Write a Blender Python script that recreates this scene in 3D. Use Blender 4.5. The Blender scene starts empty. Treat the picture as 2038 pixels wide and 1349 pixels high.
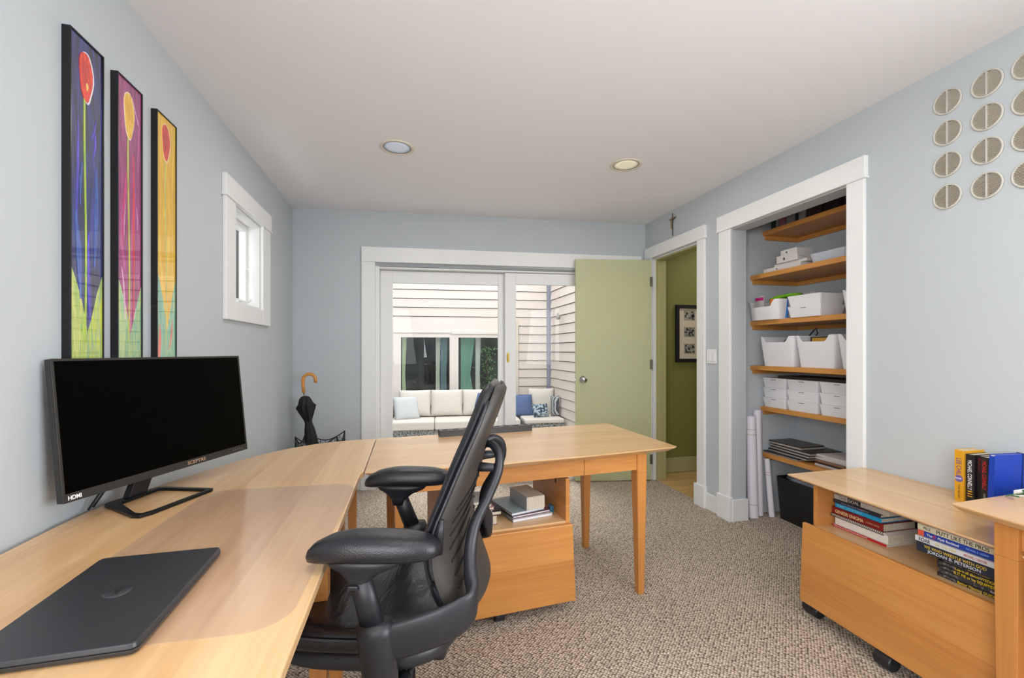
import bpy, bmesh, math, random
from mathutils import Vector, Matrix
random.seed(7)
scn = bpy.context.scene
col = scn.collection
PI = math.pi
# ------------------------------------------------------------------ camera
YAW = math.atan(208/890)
cd = bpy.data.cameras.new('camera'); cam = bpy.data.objects.new('camera', cd); col.objects.link(cam)
cam.location = (0, 0, 1.20); cam.rotation_euler = (PI/2, 0, -YAW)
cd.sensor_width = 36; cd.lens = 36*890/2038; cd.shift_y = 22.5/2038; cd.clip_start = .02
scn.camera = cam
# ------------------------------------------------------------------ world, lamps, exposure
w = bpy.data.worlds.new('sky'); scn.world = w; w.use_nodes = True
bg = w.node_tree.nodes['Background']; bg.inputs[0].default_value = (.93, .965, 1, 1); bg.inputs[1].default_value = 4.3
scn.view_settings.view_transform = 'Standard'; scn.view_settings.look = 'None'
scn.view_settings.gamma = 1; scn.view_settings.use_curve_mapping = False
scn.view_settings.exposure = -0.2
def light(name, kind, loc, target, energy, color=(1, 1, 1), **kw):
    d = bpy.data.lights.new(name, kind); o = bpy.data.objects.new(name, d); col.objects.link(o)
    o.location = loc; d.energy = energy; d.color = color
    for k, v in kw.items(): setattr(d, k, v)
    v = Vector(target)-Vector(loc); o.rotation_euler = v.to_track_quat('-Z', 'Y').to_euler()
    return o
# unseen fill lamps added behind the camera, and high soft sun over the patio
light('fill_rear_left', 'AREA', (-1.2, -1.05, 1.5), (1.2, .45, 2.0), 85, (.96, .98, 1), shape='RECTANGLE', size=1.9, size_y=1.2)
light('fill_rear_right', 'AREA', (2.47, -1.05, 1.5), (0, 1.0, 1.95), 110, (.96, .98, 1), shape='RECTANGLE', size=1.9, size_y=1.2)
light('daylight_sun', 'SUN', (1, 8, 8), (.6, 3.4, 0), 2.0, (1, .97, .92), angle=math.radians(25))

# ------------------------------------------------------------------ materials
def lin(c):
    if isinstance(c, str):
        c = tuple(int(c[i:i+2], 16)/255 for i in (0, 2, 4))
        c = tuple(x/12.92 if x <= .04045 else ((x+.055)/1.055)**2.4 for x in c)
    return tuple(c)+(1,)
MC = {}
def mat(name, c, rough=.5, metal=0, spec=.5, coat=0, emis=None, es=0, bump=0, bscale=200, var=0, vscale=6, alpha=1):
    if name in MC: return MC[name]
    m = bpy.data.materials.new(name); m.use_nodes = True; n = m.node_tree.nodes; l = m.node_tree.links
    b = n['Principled BSDF']; c = lin(c)
    b.inputs['Base Color'].default_value = c; b.inputs['Roughness'].default_value = rough
    b.inputs['Metallic'].default_value = metal; b.inputs['Specular IOR Level'].default_value = spec
    b.inputs['Coat Weight'].default_value = coat; b.inputs['Coat Roughness'].default_value = .02
    if emis is not None:
        b.inputs['Emission Color'].default_value = lin(emis); b.inputs['Emission Strength'].default_value = es
    tc = n.new('ShaderNodeTexCoord')
    nz = n.new('ShaderNodeTexNoise'); nz.inputs['Scale'].default_value = vscale; nz.inputs['Detail'].default_value = 4
    l.new(tc.outputs['Object'], nz.inputs['Vector'])
    mx = n.new('ShaderNodeMix'); mx.data_type = 'RGBA'
    v = var if var else .04
    mx.inputs[6].default_value = tuple(x*(1-v) for x in c[:3])+(1,); mx.inputs[7].default_value = tuple(min(1, x*(1+v)) for x in c[:3])+(1,)
    l.new(nz.outputs['Fac'], mx.inputs[0]); l.new(mx.outputs[2], b.inputs['Base Color'])
    if bump:
        n2 = n.new('ShaderNodeTexNoise'); n2.inputs['Scale'].default_value = bscale; n2.inputs['Detail'].default_value = 3
        l.new(tc.outputs['Object'], n2.inputs['Vector'])
        bp = n.new('ShaderNodeBump'); bp.inputs['Strength'].default_value = bump; bp.inputs['Distance'].default_value = .002
        l.new(n2.outputs['Fac'], bp.inputs['Height']); l.new(bp.outputs['Normal'], b.inputs['Normal'])
    MC[name] = m; return m
def wood(name, axis, c1, c2, rough=.32, plank=.09, grain=1.0, coat=0.0):
    if name in MC: return MC[name]
    m = bpy.data.materials.new(name); m.use_nodes = True; n = m.node_tree.nodes; l = m.node_tree.links
    b = n['Principled BSDF']; b.inputs['Roughness'].default_value = rough; b.inputs['Coat Weight'].default_value = coat
    tc = n.new('ShaderNodeTexCoord'); sep = n.new('ShaderNodeSeparateXYZ'); l.new(tc.outputs['Object'], sep.inputs[0])
    cross = {'X': 'Y', 'Y': 'X', 'Z': 'X', 'XZ': 'Z', 'YZ': 'Z'}[axis]
    dv = n.new('ShaderNodeMath'); dv.operation = 'DIVIDE'; dv.inputs[1].default_value = plank; l.new(sep.outputs[cross], dv.inputs[0])
    fl = n.new('ShaderNodeMath'); fl.operation = 'FLOOR'; l.new(dv.outputs[0], fl.inputs[0])
    wn = n.new('ShaderNodeTexWhiteNoise'); wn.noise_dimensions = '1D'; l.new(fl.outputs[0], wn.inputs['W'])
    mp = n.new('ShaderNodeMapping')
    mp.inputs['Scale'].default_value = {'X': (3, 60, 60), 'Y': (60, 3, 60), 'Z': (60, 60, 3)}[axis[0]]
    off = n.new('ShaderNodeCombineXYZ'); ml = n.new('ShaderNodeMath'); ml.operation = 'MULTIPLY'; ml.inputs[1].default_value = 13
    l.new(wn.outputs['Value'], ml.inputs[0]); l.new(ml.outputs[0], off.inputs['X']); l.new(ml.outputs[0], off.inputs['Y']); l.new(ml.outputs[0], off.inputs['Z'])
    l.new(tc.outputs['Object'], mp.inputs['Vector']); l.new(off.outputs[0], mp.inputs['Location'])
    nz = n.new('ShaderNodeTexNoise'); nz.inputs['Scale'].default_value = 1; nz.inputs['Detail'].default_value = 6; nz.inputs['Distortion'].default_value = .6
    l.new(mp.outputs[0], nz.inputs['Vector'])
    n3 = n.new('ShaderNodeTexNoise'); n3.inputs['Scale'].default_value = .22; n3.inputs['Detail'].default_value = 3; l.new(mp.outputs[0], n3.inputs['Vector'])
    ad = n.new('ShaderNodeMath'); ad.operation = 'MULTIPLY_ADD'; ad.inputs[1].default_value = .75*grain; l.new(nz.outputs['Fac'], ad.inputs[0])
    m2 = n.new('ShaderNodeMath'); m2.operation = 'MULTIPLY_ADD'; m2.inputs[1].default_value = .32; m2.inputs[2].default_value = -.16*grain
    l.new(wn.outputs['Value'], m2.inputs[0])
    m3 = n.new('ShaderNodeMath'); m3.operation = 'MULTIPLY_ADD'; m3.inputs[1].default_value = .5; l.new(n3.outputs['Fac'], m3.inputs[0]); l.new(m2.outputs[0], m3.inputs[2])
    l.new(m3.outputs[0], ad.inputs[2])
    mx = n.new('ShaderNodeMix'); mx.data_type = 'RGBA'; mx.inputs[6].default_value = lin(c1); mx.inputs[7].default_value = lin(c2)
    l.new(ad.outputs[0], mx.inputs[0]); l.new(mx.outputs[2], b.inputs['Base Color'])
    MC[name] = m; return m
def carpet():
    m = bpy.data.materials.new('carpet'); m.use_nodes = True; n = m.node_tree.nodes; l = m.node_tree.links
    b = n['Principled BSDF']; b.inputs['Roughness'].default_value = .95; b.inputs['Specular IOR Level'].default_value = .1
    tc = n.new('ShaderNodeTexCoord'); mp = n.new('ShaderNodeMapping'); mp.inputs['Rotation'].default_value = (0, 0, PI/4)
    mp.inputs['Scale'].default_value = (1, 1, 0); l.new(tc.outputs['Object'], mp.inputs['Vector'])
    vo = n.new('ShaderNodeTexVoronoi'); vo.inputs['Scale'].default_value = 92; vo.inputs['Randomness'].default_value = .42; vo.voronoi_dimensions = '2D'
    l.new(mp.outputs[0], vo.inputs['Vector'])
    r = n.new('ShaderNodeValToRGB'); e = r.color_ramp.elements
    e[0].position = .28; e[0].color = lin('c8baa9'); e[1].position = .66; e[1].color = lin('58493d')
    l.new(vo.outputs['Distance'], r.inputs[0])
    hs = n.new('ShaderNodeHueSaturation'); ma = n.new('ShaderNodeMath'); ma.operation = 'MULTIPLY_ADD'; ma.inputs[1].default_value = .5; ma.inputs[2].default_value = .75
    sp = n.new('ShaderNodeSeparateColor'); l.new(vo.outputs['Color'], sp.inputs[0]); l.new(sp.outputs[0], ma.inputs[0])
    l.new(ma.outputs[0], hs.inputs['Value']); l.new(r.outputs[0], hs.inputs['Color']); l.new(hs.outputs[0], b.inputs['Base Color'])
    bp = n.new('ShaderNodeBump'); bp.invert = True; bp.inputs['Strength'].default_value = .7; bp.inputs['Distance'].default_value = .004
    l.new(vo.outputs['Distance'], bp.inputs['Height']); l.new(bp.outputs[0], b.inputs['Normal'])
    return m
def glass(name, tint=(1, 1, 1), refl=1.0):
    m = bpy.data.materials.new(name); m.use_nodes = True; n = m.node_tree.nodes; l = m.node_tree.links
    n.remove(n['Principled BSDF']); out = n['Material Output']
    t = n.new('ShaderNodeBsdfTransparent'); t.inputs[0].default_value = lin(tint)
    g = n.new('ShaderNodeBsdfGlossy'); g.inputs['Roughness'].default_value = .01
    f = n.new('ShaderNodeFresnel'); f.inputs[0].default_value = 1.45
    ge = n.new('ShaderNodeNewGeometry'); k0 = n.new('ShaderNodeMath'); k0.operation = 'SUBTRACT'; k0.inputs[0].default_value = refl; k0.use_clamp = False; kb = n.new('ShaderNodeMath'); kb.operation = 'MULTIPLY'; kb.inputs[1].default_value = refl; l.new(ge.outputs['Backfacing'], kb.inputs[0]); l.new(kb.outputs[0], k0.inputs[1])
    k = n.new('ShaderNodeMath'); k.operation = 'MULTIPLY'; l.new(k0.outputs[0], k.inputs[1]); l.new(f.outputs[0], k.inputs[0])
    mx = n.new('ShaderNodeMixShader'); l.new(k.outputs[0], mx.inputs[0]); l.new(t.outputs[0], mx.inputs[1]); l.new(g.outputs[0], mx.inputs[2])
    l.new(mx.outputs[0], out.inputs[0]); return m
def pattern(name, c1, c2, scale=30, thr=.5, kind='wave', rough=.8, rot=(0, 0, 0), dist=4):
    m = bpy.data.materials.new(name); m.use_nodes = True; n = m.node_tree.nodes; l = m.node_tree.links
    b = n['Principled BSDF']; b.inputs['Roughness'].default_value = rough
    tc = n.new('ShaderNodeTexCoord'); mp = n.new('ShaderNodeMapping'); mp.inputs['Rotation'].default_value = rot; l.new(tc.outputs['Object'], mp.inputs[0])
    if kind == 'wave':
        t = n.new('ShaderNodeTexWave'); t.inputs['Scale'].default_value = scale; t.inputs['Distortion'].default_value = dist; o = t.outputs['Fac']
    elif kind == 'voronoi':
        t = n.new('ShaderNodeTexVoronoi'); t.inputs['Scale'].default_value = scale; o = t.outputs['Distance']
    elif kind == 'checker':
        t = n.new('ShaderNodeTexChecker'); t.inputs['Scale'].default_value = scale; o = t.outputs['Fac']
    else:
        t = n.new('ShaderNodeTexNoise'); t.inputs['Scale'].default_value = scale; t.inputs['Detail'].default_value = 4; o = t.outputs['Fac']
    l.new(mp.outputs[0], t.inputs['Vector'])
    r = n.new('ShaderNodeValToRGB'); e = r.color_ramp.elements
    e[0].position = thr-.06; e[0].color = lin(c1); e[1].position = thr+.06; e[1].color = lin(c2)
    l.new(o, r.inputs[0]); l.new(r.outputs[0], b.inputs['Base Color'])
    return m
WALL = mat('wall_paint', 'bbc1c5', .75, bump=.15, bscale=350, var=.015)
CEIL = mat('ceiling_paint', 'ebebee', .85, bump=.12, bscale=250, var=.01)
TRIM = mat('trim_paint', 'e6e7e6', .4, var=.01)
GREEN = mat('green_door_paint', 'b8ba90', .45, var=.03)
HGREEN = mat('green_wall_paint', '7f7f3f', .7, bump=.15, bscale=350, var=.02)
HTRIM = mat('green_trim_paint', 'b0ab78', .5, var=.02)
CARPET = carpet()
W1, W2 = 'a8682c', 'e2b47e'
TOPY = wood('maple_top_long', 'Y', 'b88653', 'e4c090', .3, .11, 1, .25)  # tops paler than the same wood's sides: grazing reflection put into the colour
TOPX = wood('maple_top_cross', 'X', 'b88653', 'e4c090', .3, .11, 1, .25)
SIDEX = wood('maple_side_cross', 'XZ', 'a8642a', 'd29450', .38, .12)
SIDEY = wood('maple_side_long', 'YZ', 'a8642a', 'd29450', .38, .12)
LEGW = wood('maple_leg', 'Z', 'a8642a', 'd29450', .38, .3)
SHELFW = wood('oak_shelf', 'Y', 'a8662a', 'd79a50', .4, .2)
OAKF = wood('oak_floor', 'X', 'ad8550', 'd9b47c', .35, .08)
BLACKP = mat('black_plastic', '1f2025', .42, bump=.1, bscale=900, var=.05)
BLACKM = mat('black_metal', '202124', .35, metal=.6)
LEATHER = mat('black_leather', '1a1b20', .29, bump=.35, bscale=420, var=.08)
GREYP = mat('grey_plastic', '4c4842', .5, bump=.1, bscale=700, var=.03)
CHROME = mat('brushed_metal', 'c6c6c6', .25, metal=1)
BRASS = mat('brass', 'b99a3e', .35, metal=.9)
SCREEN = mat('screen_black', '010101', .35, spec=.06)
BEZEL = mat('bezel', '2a2826', .45)
WHITEP = mat('white_plastic', 'e4e4e6', .35, var=.02)
PAPER = mat('paper', 'd8d2c4', .8, var=.03)
PAGES = pattern('page_edges', 'cfc6b4', 'b9ac95', 260, .5, 'noise', .85)
WHITEPAP = mat('white_paper', 'e6e3ea', .7, var=.03)
BLACK = mat('matte_black', '0c0c0d', .7)
GLASS = glass('clear_glass', (1, 1, 1), .3)
INK = mat('black_ink', '101010', .6)
WINK = mat('white_ink', 'f0f0f0', .6)

# ------------------------------------------------------------------ geometry helpers
def tag(o, label=None, cat=None, group=None, kind=None):
    if label: o['label'] = label
    if cat: o['category'] = cat
    if group: o['group'] = group
    if kind: o['kind'] = kind
    return o
def empty(name, loc=(0, 0, 0), rz=0, rx=0, ry=0):
    o = bpy.data.objects.new(name, None); col.objects.link(o); o.empty_display_size = .05
    o.location = loc; o.rotation_euler = (rx, ry, rz); return o
def link(name, bm, mats, parent=None, smooth=False, bevel=0, sub=0, segs=2):
    me = bpy.data.meshes.new(name); bm.normal_update(); bm.to_mesh(me); bm.free()
    if not isinstance(mats, (list, tuple)): mats = [mats]
    for m in mats: me.materials.append(m)
    if smooth:
        for p in me.polygons: p.use_smooth = True
    o = bpy.data.objects.new(name, me); col.objects.link(o)
    if parent: o.parent = parent
    if bevel:
        b = o.modifiers.new('bevel', 'BEVEL'); b.width = bevel; b.segments = segs; b.limit_method = 'ANGLE'; b.angle_limit = math.radians(40)
    if sub:
        s = o.modifiers.new('subd', 'SUBSURF'); s.levels = sub; s.render_levels = sub
    return o
def hexa(bm, P8, mi=0):
    v = [bm.verts.new(p) for p in P8]
    for f in ((0, 3, 2, 1), (4, 5, 6, 7), (0, 1, 5, 4), (1, 2, 6, 5), (2, 3, 7, 6), (3, 0, 4, 7)):
        bm.faces.new([v[i] for i in f]).material_index = mi
def bx(bm, x0, x1, y0, y1, z0, z1, mi=0):
    x0, x1 = sorted((x0, x1)); y0, y1 = sorted((y0, y1)); z0, z1 = sorted((z0, z1))
    hexa(bm, [(x0, y0, z0), (x1, y0, z0), (x1, y1, z0), (x0, y1, z0), (x0, y0, z1), (x1, y0, z1), (x1, y1, z1), (x0, y1, z1)], mi)
def box(name, d, m, parent=None, bevel=0, **k):
    bm = bmesh.new()
    if isinstance(d[0], (int, float)): d = [d]
    for q in d: bx(bm, *q)
    return link(name, bm, m, parent, bevel=bevel, **k)
def prism(bm, pts, z0, z1, mi=0, top=None):
    a = [bm.verts.new((p[0], p[1], z0)) for p in pts]; t = top or pts
    b = [bm.verts.new((p[0], p[1], z1)) for p in t]
    n = len(pts); bm.faces.new(a[::-1]).material_index = mi; bm.faces.new(b).material_index = mi
    for i in range(n): bm.faces.new([a[i], a[(i+1) % n], b[(i+1) % n], b[i]]).material_index = mi
def tube(bm, path, r, n=10, mi=0, cap=True, up=(0, 0, 1)):
    path = [Vector(p) for p in path]; rings = []
    if not isinstance(r, (list, tuple)): r = [r]*len(path)
    up = Vector(up)
    for i, p in enumerate(path):
        d = (path[min(i+1, len(path)-1)]-path[max(i-1, 0)]).normalized()
        u = up if abs(d.dot(up)) < .97 else Vector((1, 0, 0))
        s = d.cross(u).normalized(); t = s.cross(d).normalized()
        ra, rb = r[i] if isinstance(r[i], (tuple, list)) else (r[i], r[i])
        rings.append([bm.verts.new(p+s*(ra*math.cos(2*PI*k/n))+t*(rb*math.sin(2*PI*k/n))) for k in range(n)])
    for a, b in zip(rings, rings[1:]):
        for k in range(n): bm.faces.new([a[k], a[(k+1) % n], b[(k+1) % n], b[k]]).material_index = mi
    if cap:
        bm.faces.new(rings[0][::-1]).material_index = mi; bm.faces.new(rings[-1]).material_index = mi
def lathe(bm, prof, n=24, c=(0, 0, 0), mi=0, axis='Z'):
    rings = []
    for r, h in prof:
        ring = []
        for k in range(n):
            a = 2*PI*k/n; x, y = r*math.cos(a), r*math.sin(a)
            p = {'Z': (x, y, h), 'X': (h, x, y), 'Y': (y, h, x)}[axis]
            ring.append(bm.verts.new((c[0]+p[0], c[1]+p[1], c[2]+p[2])))
        rings.append(ring)
    for a, b in zip(rings, rings[1:]):
        for k in range(n): bm.faces.new([a[k], a[(k+1) % n], b[(k+1) % n], b[k]]).material_index = mi
    if prof[0][0] > 1e-5: bm.faces.new(rings[0][::-1]).material_index = mi
    if prof[-1][0] > 1e-5: bm.faces.new(rings[-1]).material_index = mi
def rrect(x0, x1, y0, y1, r, n=5):
    P = []
    for cx, cy, a0 in ((x1-r, y1-r, 0), (x0+r, y1-r, PI/2), (x0+r, y0+r, PI), (x1-r, y0+r, 1.5*PI)):
        for k in range(n+1):
            a = a0+PI/2*k/n; P.append((cx+r*math.cos(a), cy+r*math.sin(a)))
    return P
def lettering(txt, h, m, parent, org, xd, yd, name='lettering', width=None, ext=.0004, align='LEFT', bold=0):
    cu = bpy.data.curves.new('t', 'FONT'); cu.body = txt; cu.align_x = align; cu.extrude = .5; cu.offset = bold
    t = bpy.data.objects.new('t', cu); col.objects.link(t)
    bpy.context.view_layer.update()
    me = bpy.data.meshes.new_from_object(t.evaluated_get(bpy.context.evaluated_depsgraph_get()))
    bpy.data.objects.remove(t); bpy.data.curves.remove(cu)
    xs = [v.co.x for v in me.vertices]; ys = [v.co.y for v in me.vertices]
    hh = .7; wd = max(xs)-min(xs) if xs else 1
    sx = (width/wd) if width else h/hh
    xd, yd = Vector(xd).normalized(), Vector(yd).normalized(); zd = xd.cross(yd); org = Vector(org)
    for v in me.vertices:
        v.co = org+xd*((v.co.x-(min(xs) if align == 'LEFT' else 0))*sx)+yd*(v.co.y*h/hh)+zd*(v.co.z*2*ext)
    me.materials.clear(); me.materials.append(m)
    o = bpy.data.objects.new(name, me); col.objects.link(o); o.parent = parent; return o
def copy_tree(o, parent=None):
    c = o.copy(); col.objects.link(c)
    if parent: c.parent = parent
    for ch in list(o.children): copy_tree(ch, c)
    return c
def S(o): return tag(o, kind='structure')

# ================================================================== THE ROOM
XL, XR, HC = -.942, 2.215, 2.40
# floor
bm = bmesh.new(); bx(bm, -1.1, 2.25, -2.5, 4.2, -.05, 0); bx(bm, 2.25, 2.9, 1.55, 2.82, -.05, 0); S(link('floor', bm, CARPET))
S(box('floor_hall', (2.25, 3.9, 2.83, 4.1, -.05, -.002), OAKF))
S(box('ceiling', (-1.1, 3.9, -2.55, 4.25, HC, HC+.1), CEIL))
T = .14
# left wall with its small window
bm = bmesh.new()
bx(bm, XL-.112, XL, -2.5, -2.05, 0, HC); bx(bm, XL-.112, XL, -.05, 2.754, 0, HC); bx(bm, XL-.112, XL, -2.05, -.05, 0, .9); bx(bm, XL-.112, XL, -2.05, -.05, 2.1, HC); bx(bm, XL-.112, XL, 3.232, 4.1, 0, HC); bx(bm, XL-.112, XL, 2.754, 3.232, 0, 1.465); bx(bm, XL-.112, XL, 2.754, 3.232, 2.01, HC)
S(link('wall_left', bm, WALL))
# right wall with doorway and closet opening
bm = bmesh.new(); X2 = XR+.115
bx(bm, XR, X2, -2.05, -.05, 0, .9)
for y0, y1, z0 in ((-2.5, -2.05, 0), (-2.05, -.05, 2.1), (-.05, 1.848, 0), (1.848, 2.701, 2.045), (2.701, 3.066, 0), (3.066, 3.745, 2.045), (3.745, 3.99, 0)): bx(bm, XR, X2, y0, y1, z0, HC)
S(link('wall_right', bm, WALL))
# wall behind the camera, and two unseen side windows added for the fill lamps
S(box('wall_rear', (XL-T, X2, -2.54, -2.4, 0, HC), WALL))
for nm, xw, sg in (('added_window_2', XL, 1), ('added_window_4', XR, -1)):
    wr = S(empty(nm, (xw, -1.05, .9)))
    def q_(x0, x1, y0, y1, z0, z1): return (x0*sg, x1*sg, y0, y1, z0, z1)
    box('window_frame', [q_(-.1, -.04, -1, -.95, 0, 1.2), q_(-.1, -.04, .95, 1, 0, 1.2), q_(-.1, -.04, -.95, .95, 0, .05), q_(-.1, -.04, -.95, .95, 1.15, 1.2), q_(-.1, -.04, -.02, .02, .05, 1.15)], TRIM, wr, .003)
    box('casing', [q_(0, .02, -1.09, -1, -.1, 1.3), q_(0, .02, 1, 1.04, -.1, 1.3), q_(0, .02, -1, 1, -.1, 0), q_(0, .02, -1, 1, 1.2, 1.3)], TRIM, wr, .003)
# back wall, slightly out of square, frame: x runs along the wall, y points outdoors
BA = math.atan2(-.213, 3.157)
def bframe(name): o = empty(name, (XL, 4.082, 0), BA); return o
bw = bmesh.new()
bx(bw, -.14, .672, 0, T, 0, HC); bx(bw, 3.0, 3.3, 0, T, 0, HC); bx(bw, .672, 3.0, 0, T, 1.93, HC); bx(bw, .672, 3.0, 0, T, -.4, 0)
o = link('wall_back', bw, WALL); o.location = (XL, 4.082, 0); o.rotation_euler = (0, 0, BA); S(o)
# baseboards
o = box('baseboard_back', (0, .555, -.014, 0, 0, .13), TRIM, None, .004); o.location = (XL, 4.082, 0); o.rotation_euler = (0, 0, BA); S(o)
S(box('baseboard_left', (XL, XL+.014, -2.4, 4.07, 0, .13), TRIM, None, .004))
S(box('baseboard_right', [(XR-.014, XR, 2.826, 2.97, 0, .125), (XR-.014, XR, -2.4, 1.745, 0, .125)], TRIM, None, .004))
# ---- sliding patio door
d1 = S(bframe('door_1'))
box('casing', [(.56, .672, -.02, 0, 0, 1.962), (3.0, 3.114, -.02, 0, 0, 1.962), (.56, 3.114, -.024, 0, 1.962, 2.09), (.553, .68, -.03, 0, 0, .17), (2.994, 3.12, -.03, 0, 0, .17)], TRIM, d1, .003)
box('jamb', [(.672, .705, .0, .15, 0, 1.93), (2.975, 3.0, .0, .15, 0, 1.93), (.672, 3.0, .0, .15, 1.93, 1.962), (.69, 2.99, .015, .15, 1.912, 1.93), (.672, 3.0, 0, .16, -.03, .02)], TRIM, d1, .002)
box('fixed_panel', [(.705, .808, .08, .12, .02, 1.905), (1.756, 1.86, .08, .12, .02, 1.905), (.808, 1.756, .08, .12, 1.80, 1.905), (.808, 1.756, .08, .12, .02, .24)], TRIM, d1, .003)
p = box('pane', (.808, 1.756, .098, .102, .24, 1.80), GLASS, d1)
sp = box('sliding_panel', [(1.811, 1.912, .03, .07, .02, 1.908), (2.87, 2.972, .03, .07, .02, 1.908), (1.912, 2.87, .03, .07, 1.805, 1.908), (1.912, 2.87, .03, .07, .02, .24)], TRIM, d1, .003)
p = box('pane', (1.912, 2.87, .048, .052, .24, 1.805), GLASS, d1)
box('handle', [(1.828, 1.848, .025, .03, 1.09, 1.175), (1.833, 1.843, .012, .026, 1.10, 1.165)], BRASS, d1, .002)
# ---- small window in the left wall
w1 = S(empty('window_1', (XL, 2.993, 1.4675)))
def WB(y0, y1, z0, z1, x0, x1): return (x0, x1, y0-2.993, y1-2.993, z0-1.4675, z1-1.4675)
box('casing', [WB(2.62, 2.754, 1.365, 2.02, 0, .02), WB(3.232, 3.395, 1.365, 2.02, 0, .02), WB(2.754, 3.232, 1.365, 1.465, 0, .02), WB(2.61, 3.405, 2.02, 2.13, 0, .024), WB(2.604, 3.411, 2.012, 2.024, 0, .03)], TRIM, w1, .003)
box('reveal', [WB(2.754, 2.766, 1.465, 2.01, -.112, 0), WB(3.22, 3.232, 1.465, 2.01, -.112, 0), WB(2.766, 3.22, 1.465, 1.477, -.112, 0), WB(2.766, 3.22, 1.998, 2.01, -.112, 0)], TRIM, w1)
box('sash', [WB(2.766, 2.80, 1.477, 1.998, -.11, -.07), WB(3.185, 3.22, 1.477, 1.998, -.11, -.07), WB(2.80, 3.185, 1.477, 1.52, -.11, -.07), WB(2.80, 3.185, 1.96, 1.998, -.11, -.07)], TRIM, w1, .003)
box('pane', WB(2.80, 3.185, 1.52, 1.96, -.108, -.104), GLASS, w1)
bm = bmesh.new(); bx(bm, -.07, -.045, -.03, .03, .012, .03); tube(bm, [(-.06, 0, .03), (-.05, .02, .036), (-.03, .12, .034), (-.02, .13, .05)], .005); link('crank_handle', bm, TRIM, w1, True)
bm = bmesh.new(); tube(bm, [(-.075, .20, .17), (-.05, .185, .18), (-.05, .185, .25), (-.075, .20, .26)], .004); link('latch', bm, TRIM, w1)
S(box('dark_backdrop', (-2.3, -2.2, 1, 14, -.4, 4.6), mat('backdrop_dark', '2e302b', .8, var=.2, vscale=3)))  # added dark sheet outside the glass, stands in for its dark reflection
# ---- right wall casings
t1 = S(empty('trim_1', (XR, 3.4, 0)))
def RB(x0, x1, y0, y1, z0, z1, o=3.4): return (x0, x1, y0-o, y1-o, z0, z1)
box('casing', [RB(-.02, 0, 2.977, 3.068, 0, 2.058), RB(-.02, 0, 3.745, 3.835, 0, 2.058), RB(-.024, 0, 2.966, 3.85, 2.058, 2.156), RB(-.03, 0, 2.968, 3.092, 0, .165), RB(-.028, 0, 2.962, 3.85, 2.052, 2.062)], TRIM, t1, .003)
box('jamb', [RB(0, .03, 3.735, 3.7455, 0, 2.05), RB(0, .03, 3.0655, 3.075, 0, 2.05), RB(0, .03, 3.075, 3.735, 2.038, 2.046)], TRIM, t1)
tag(box('green_jamb', [RB(.03, .13, 3.73, 3.7455, 0, 2.05), RB(.03, .13, 3.0655, 3.08, 0, 2.05), RB(.03, .13, 3.08, 3.73, 2.032, 2.046), RB(.04, .07, 3.72, 3.73, 0, 2.032)], HTRIM, t1), 'olive painted jamb facing the hall')
t2 = S(empty('trim_2', (XR, 2.275, 0)))
box('casing', [RB(-.02, 0, 2.701, 2.815, 0, 2.055, 2.275), RB(-.02, 0, 1.757, 1.848, 0, 2.055, 2.275), RB(-.026, 0, 1.747, 2.83, 2.058, 2.163, 2.275), RB(-.03, 0, 1.742, 2.834, 2.05, 2.06, 2.275), RB(-.03, 0, 2.692, 2.826, 0, .17, 2.275), RB(-.03, 0, 1.745, 1.857, 0, .17, 2.275)], TRIM, t2, .003)
S(box('trim_3', [(XR-.005, XR+.125, 2.689, 2.7, 0, .155)], TRIM, None, .003))
# ---- closet and hall shells
CX = 2.87; CY = 2.80
S(box('wall_closet', [(CX, CX+.04, 1.55, 2.84, 0, HC), (X2, CX, CY, CY+.03, 0, HC), (X2, CX, 1.55, 1.58, 0, HC)], WALL))
S(box('wall_hall', [(X2, 3.9, 3.93, 4.0, 0, HC), (3.85, 3.9, 2.83, 3.93, 0, HC), (X2, 3.9, 2.83, 2.86, 0, HC)], HGREEN))
S(box('baseboard_hall', (2.44, 3.85, 3.915, 3.93, 0, .145), HTRIM, None, .004))
# ---- open green door
dd = S(empty('door_2', (2.185, 3.742, 0), math.atan2(.12, -.69)))
box('door_leaf', (.0, .70, 0, .035, .012, 2.03), [GREEN], dd, .002)
def knob(par, x, y, z, sgn):
    bm = bmesh.new(); s = sgn
    lathe(bm, [(.0, y), (.03, y), (.031, y+s*.006), (.014, y+s*.01), (.011, y+s*.035), (.02, y+s*.042), (.027, y+s*.056), (.024, y+s*.068), (0, y+s*.071)], 24, (x, 0, z), 0, 'Y')
    return link('knob', bm, CHROME, par, True)
knob(dd, .635, .035, .935, 1)
box('latch_plate', [(.6995, .702, .006, .029, .90, .965), (.70, .708, .012, .023, .925, .942)], CHROME, dd)
for z in (1.83, 1.07, .2):
    bm = bmesh.new(); tube(bm, [(-.006, .036, z-.045), (-.006, .036, z+.045)], .0065, 10); bx(bm, -.004, .012, .034, .0375, z-.042, z+.042); link('hinge', bm, mat('hinge_metal', '6a675f', .4, metal=.7), dd)
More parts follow.
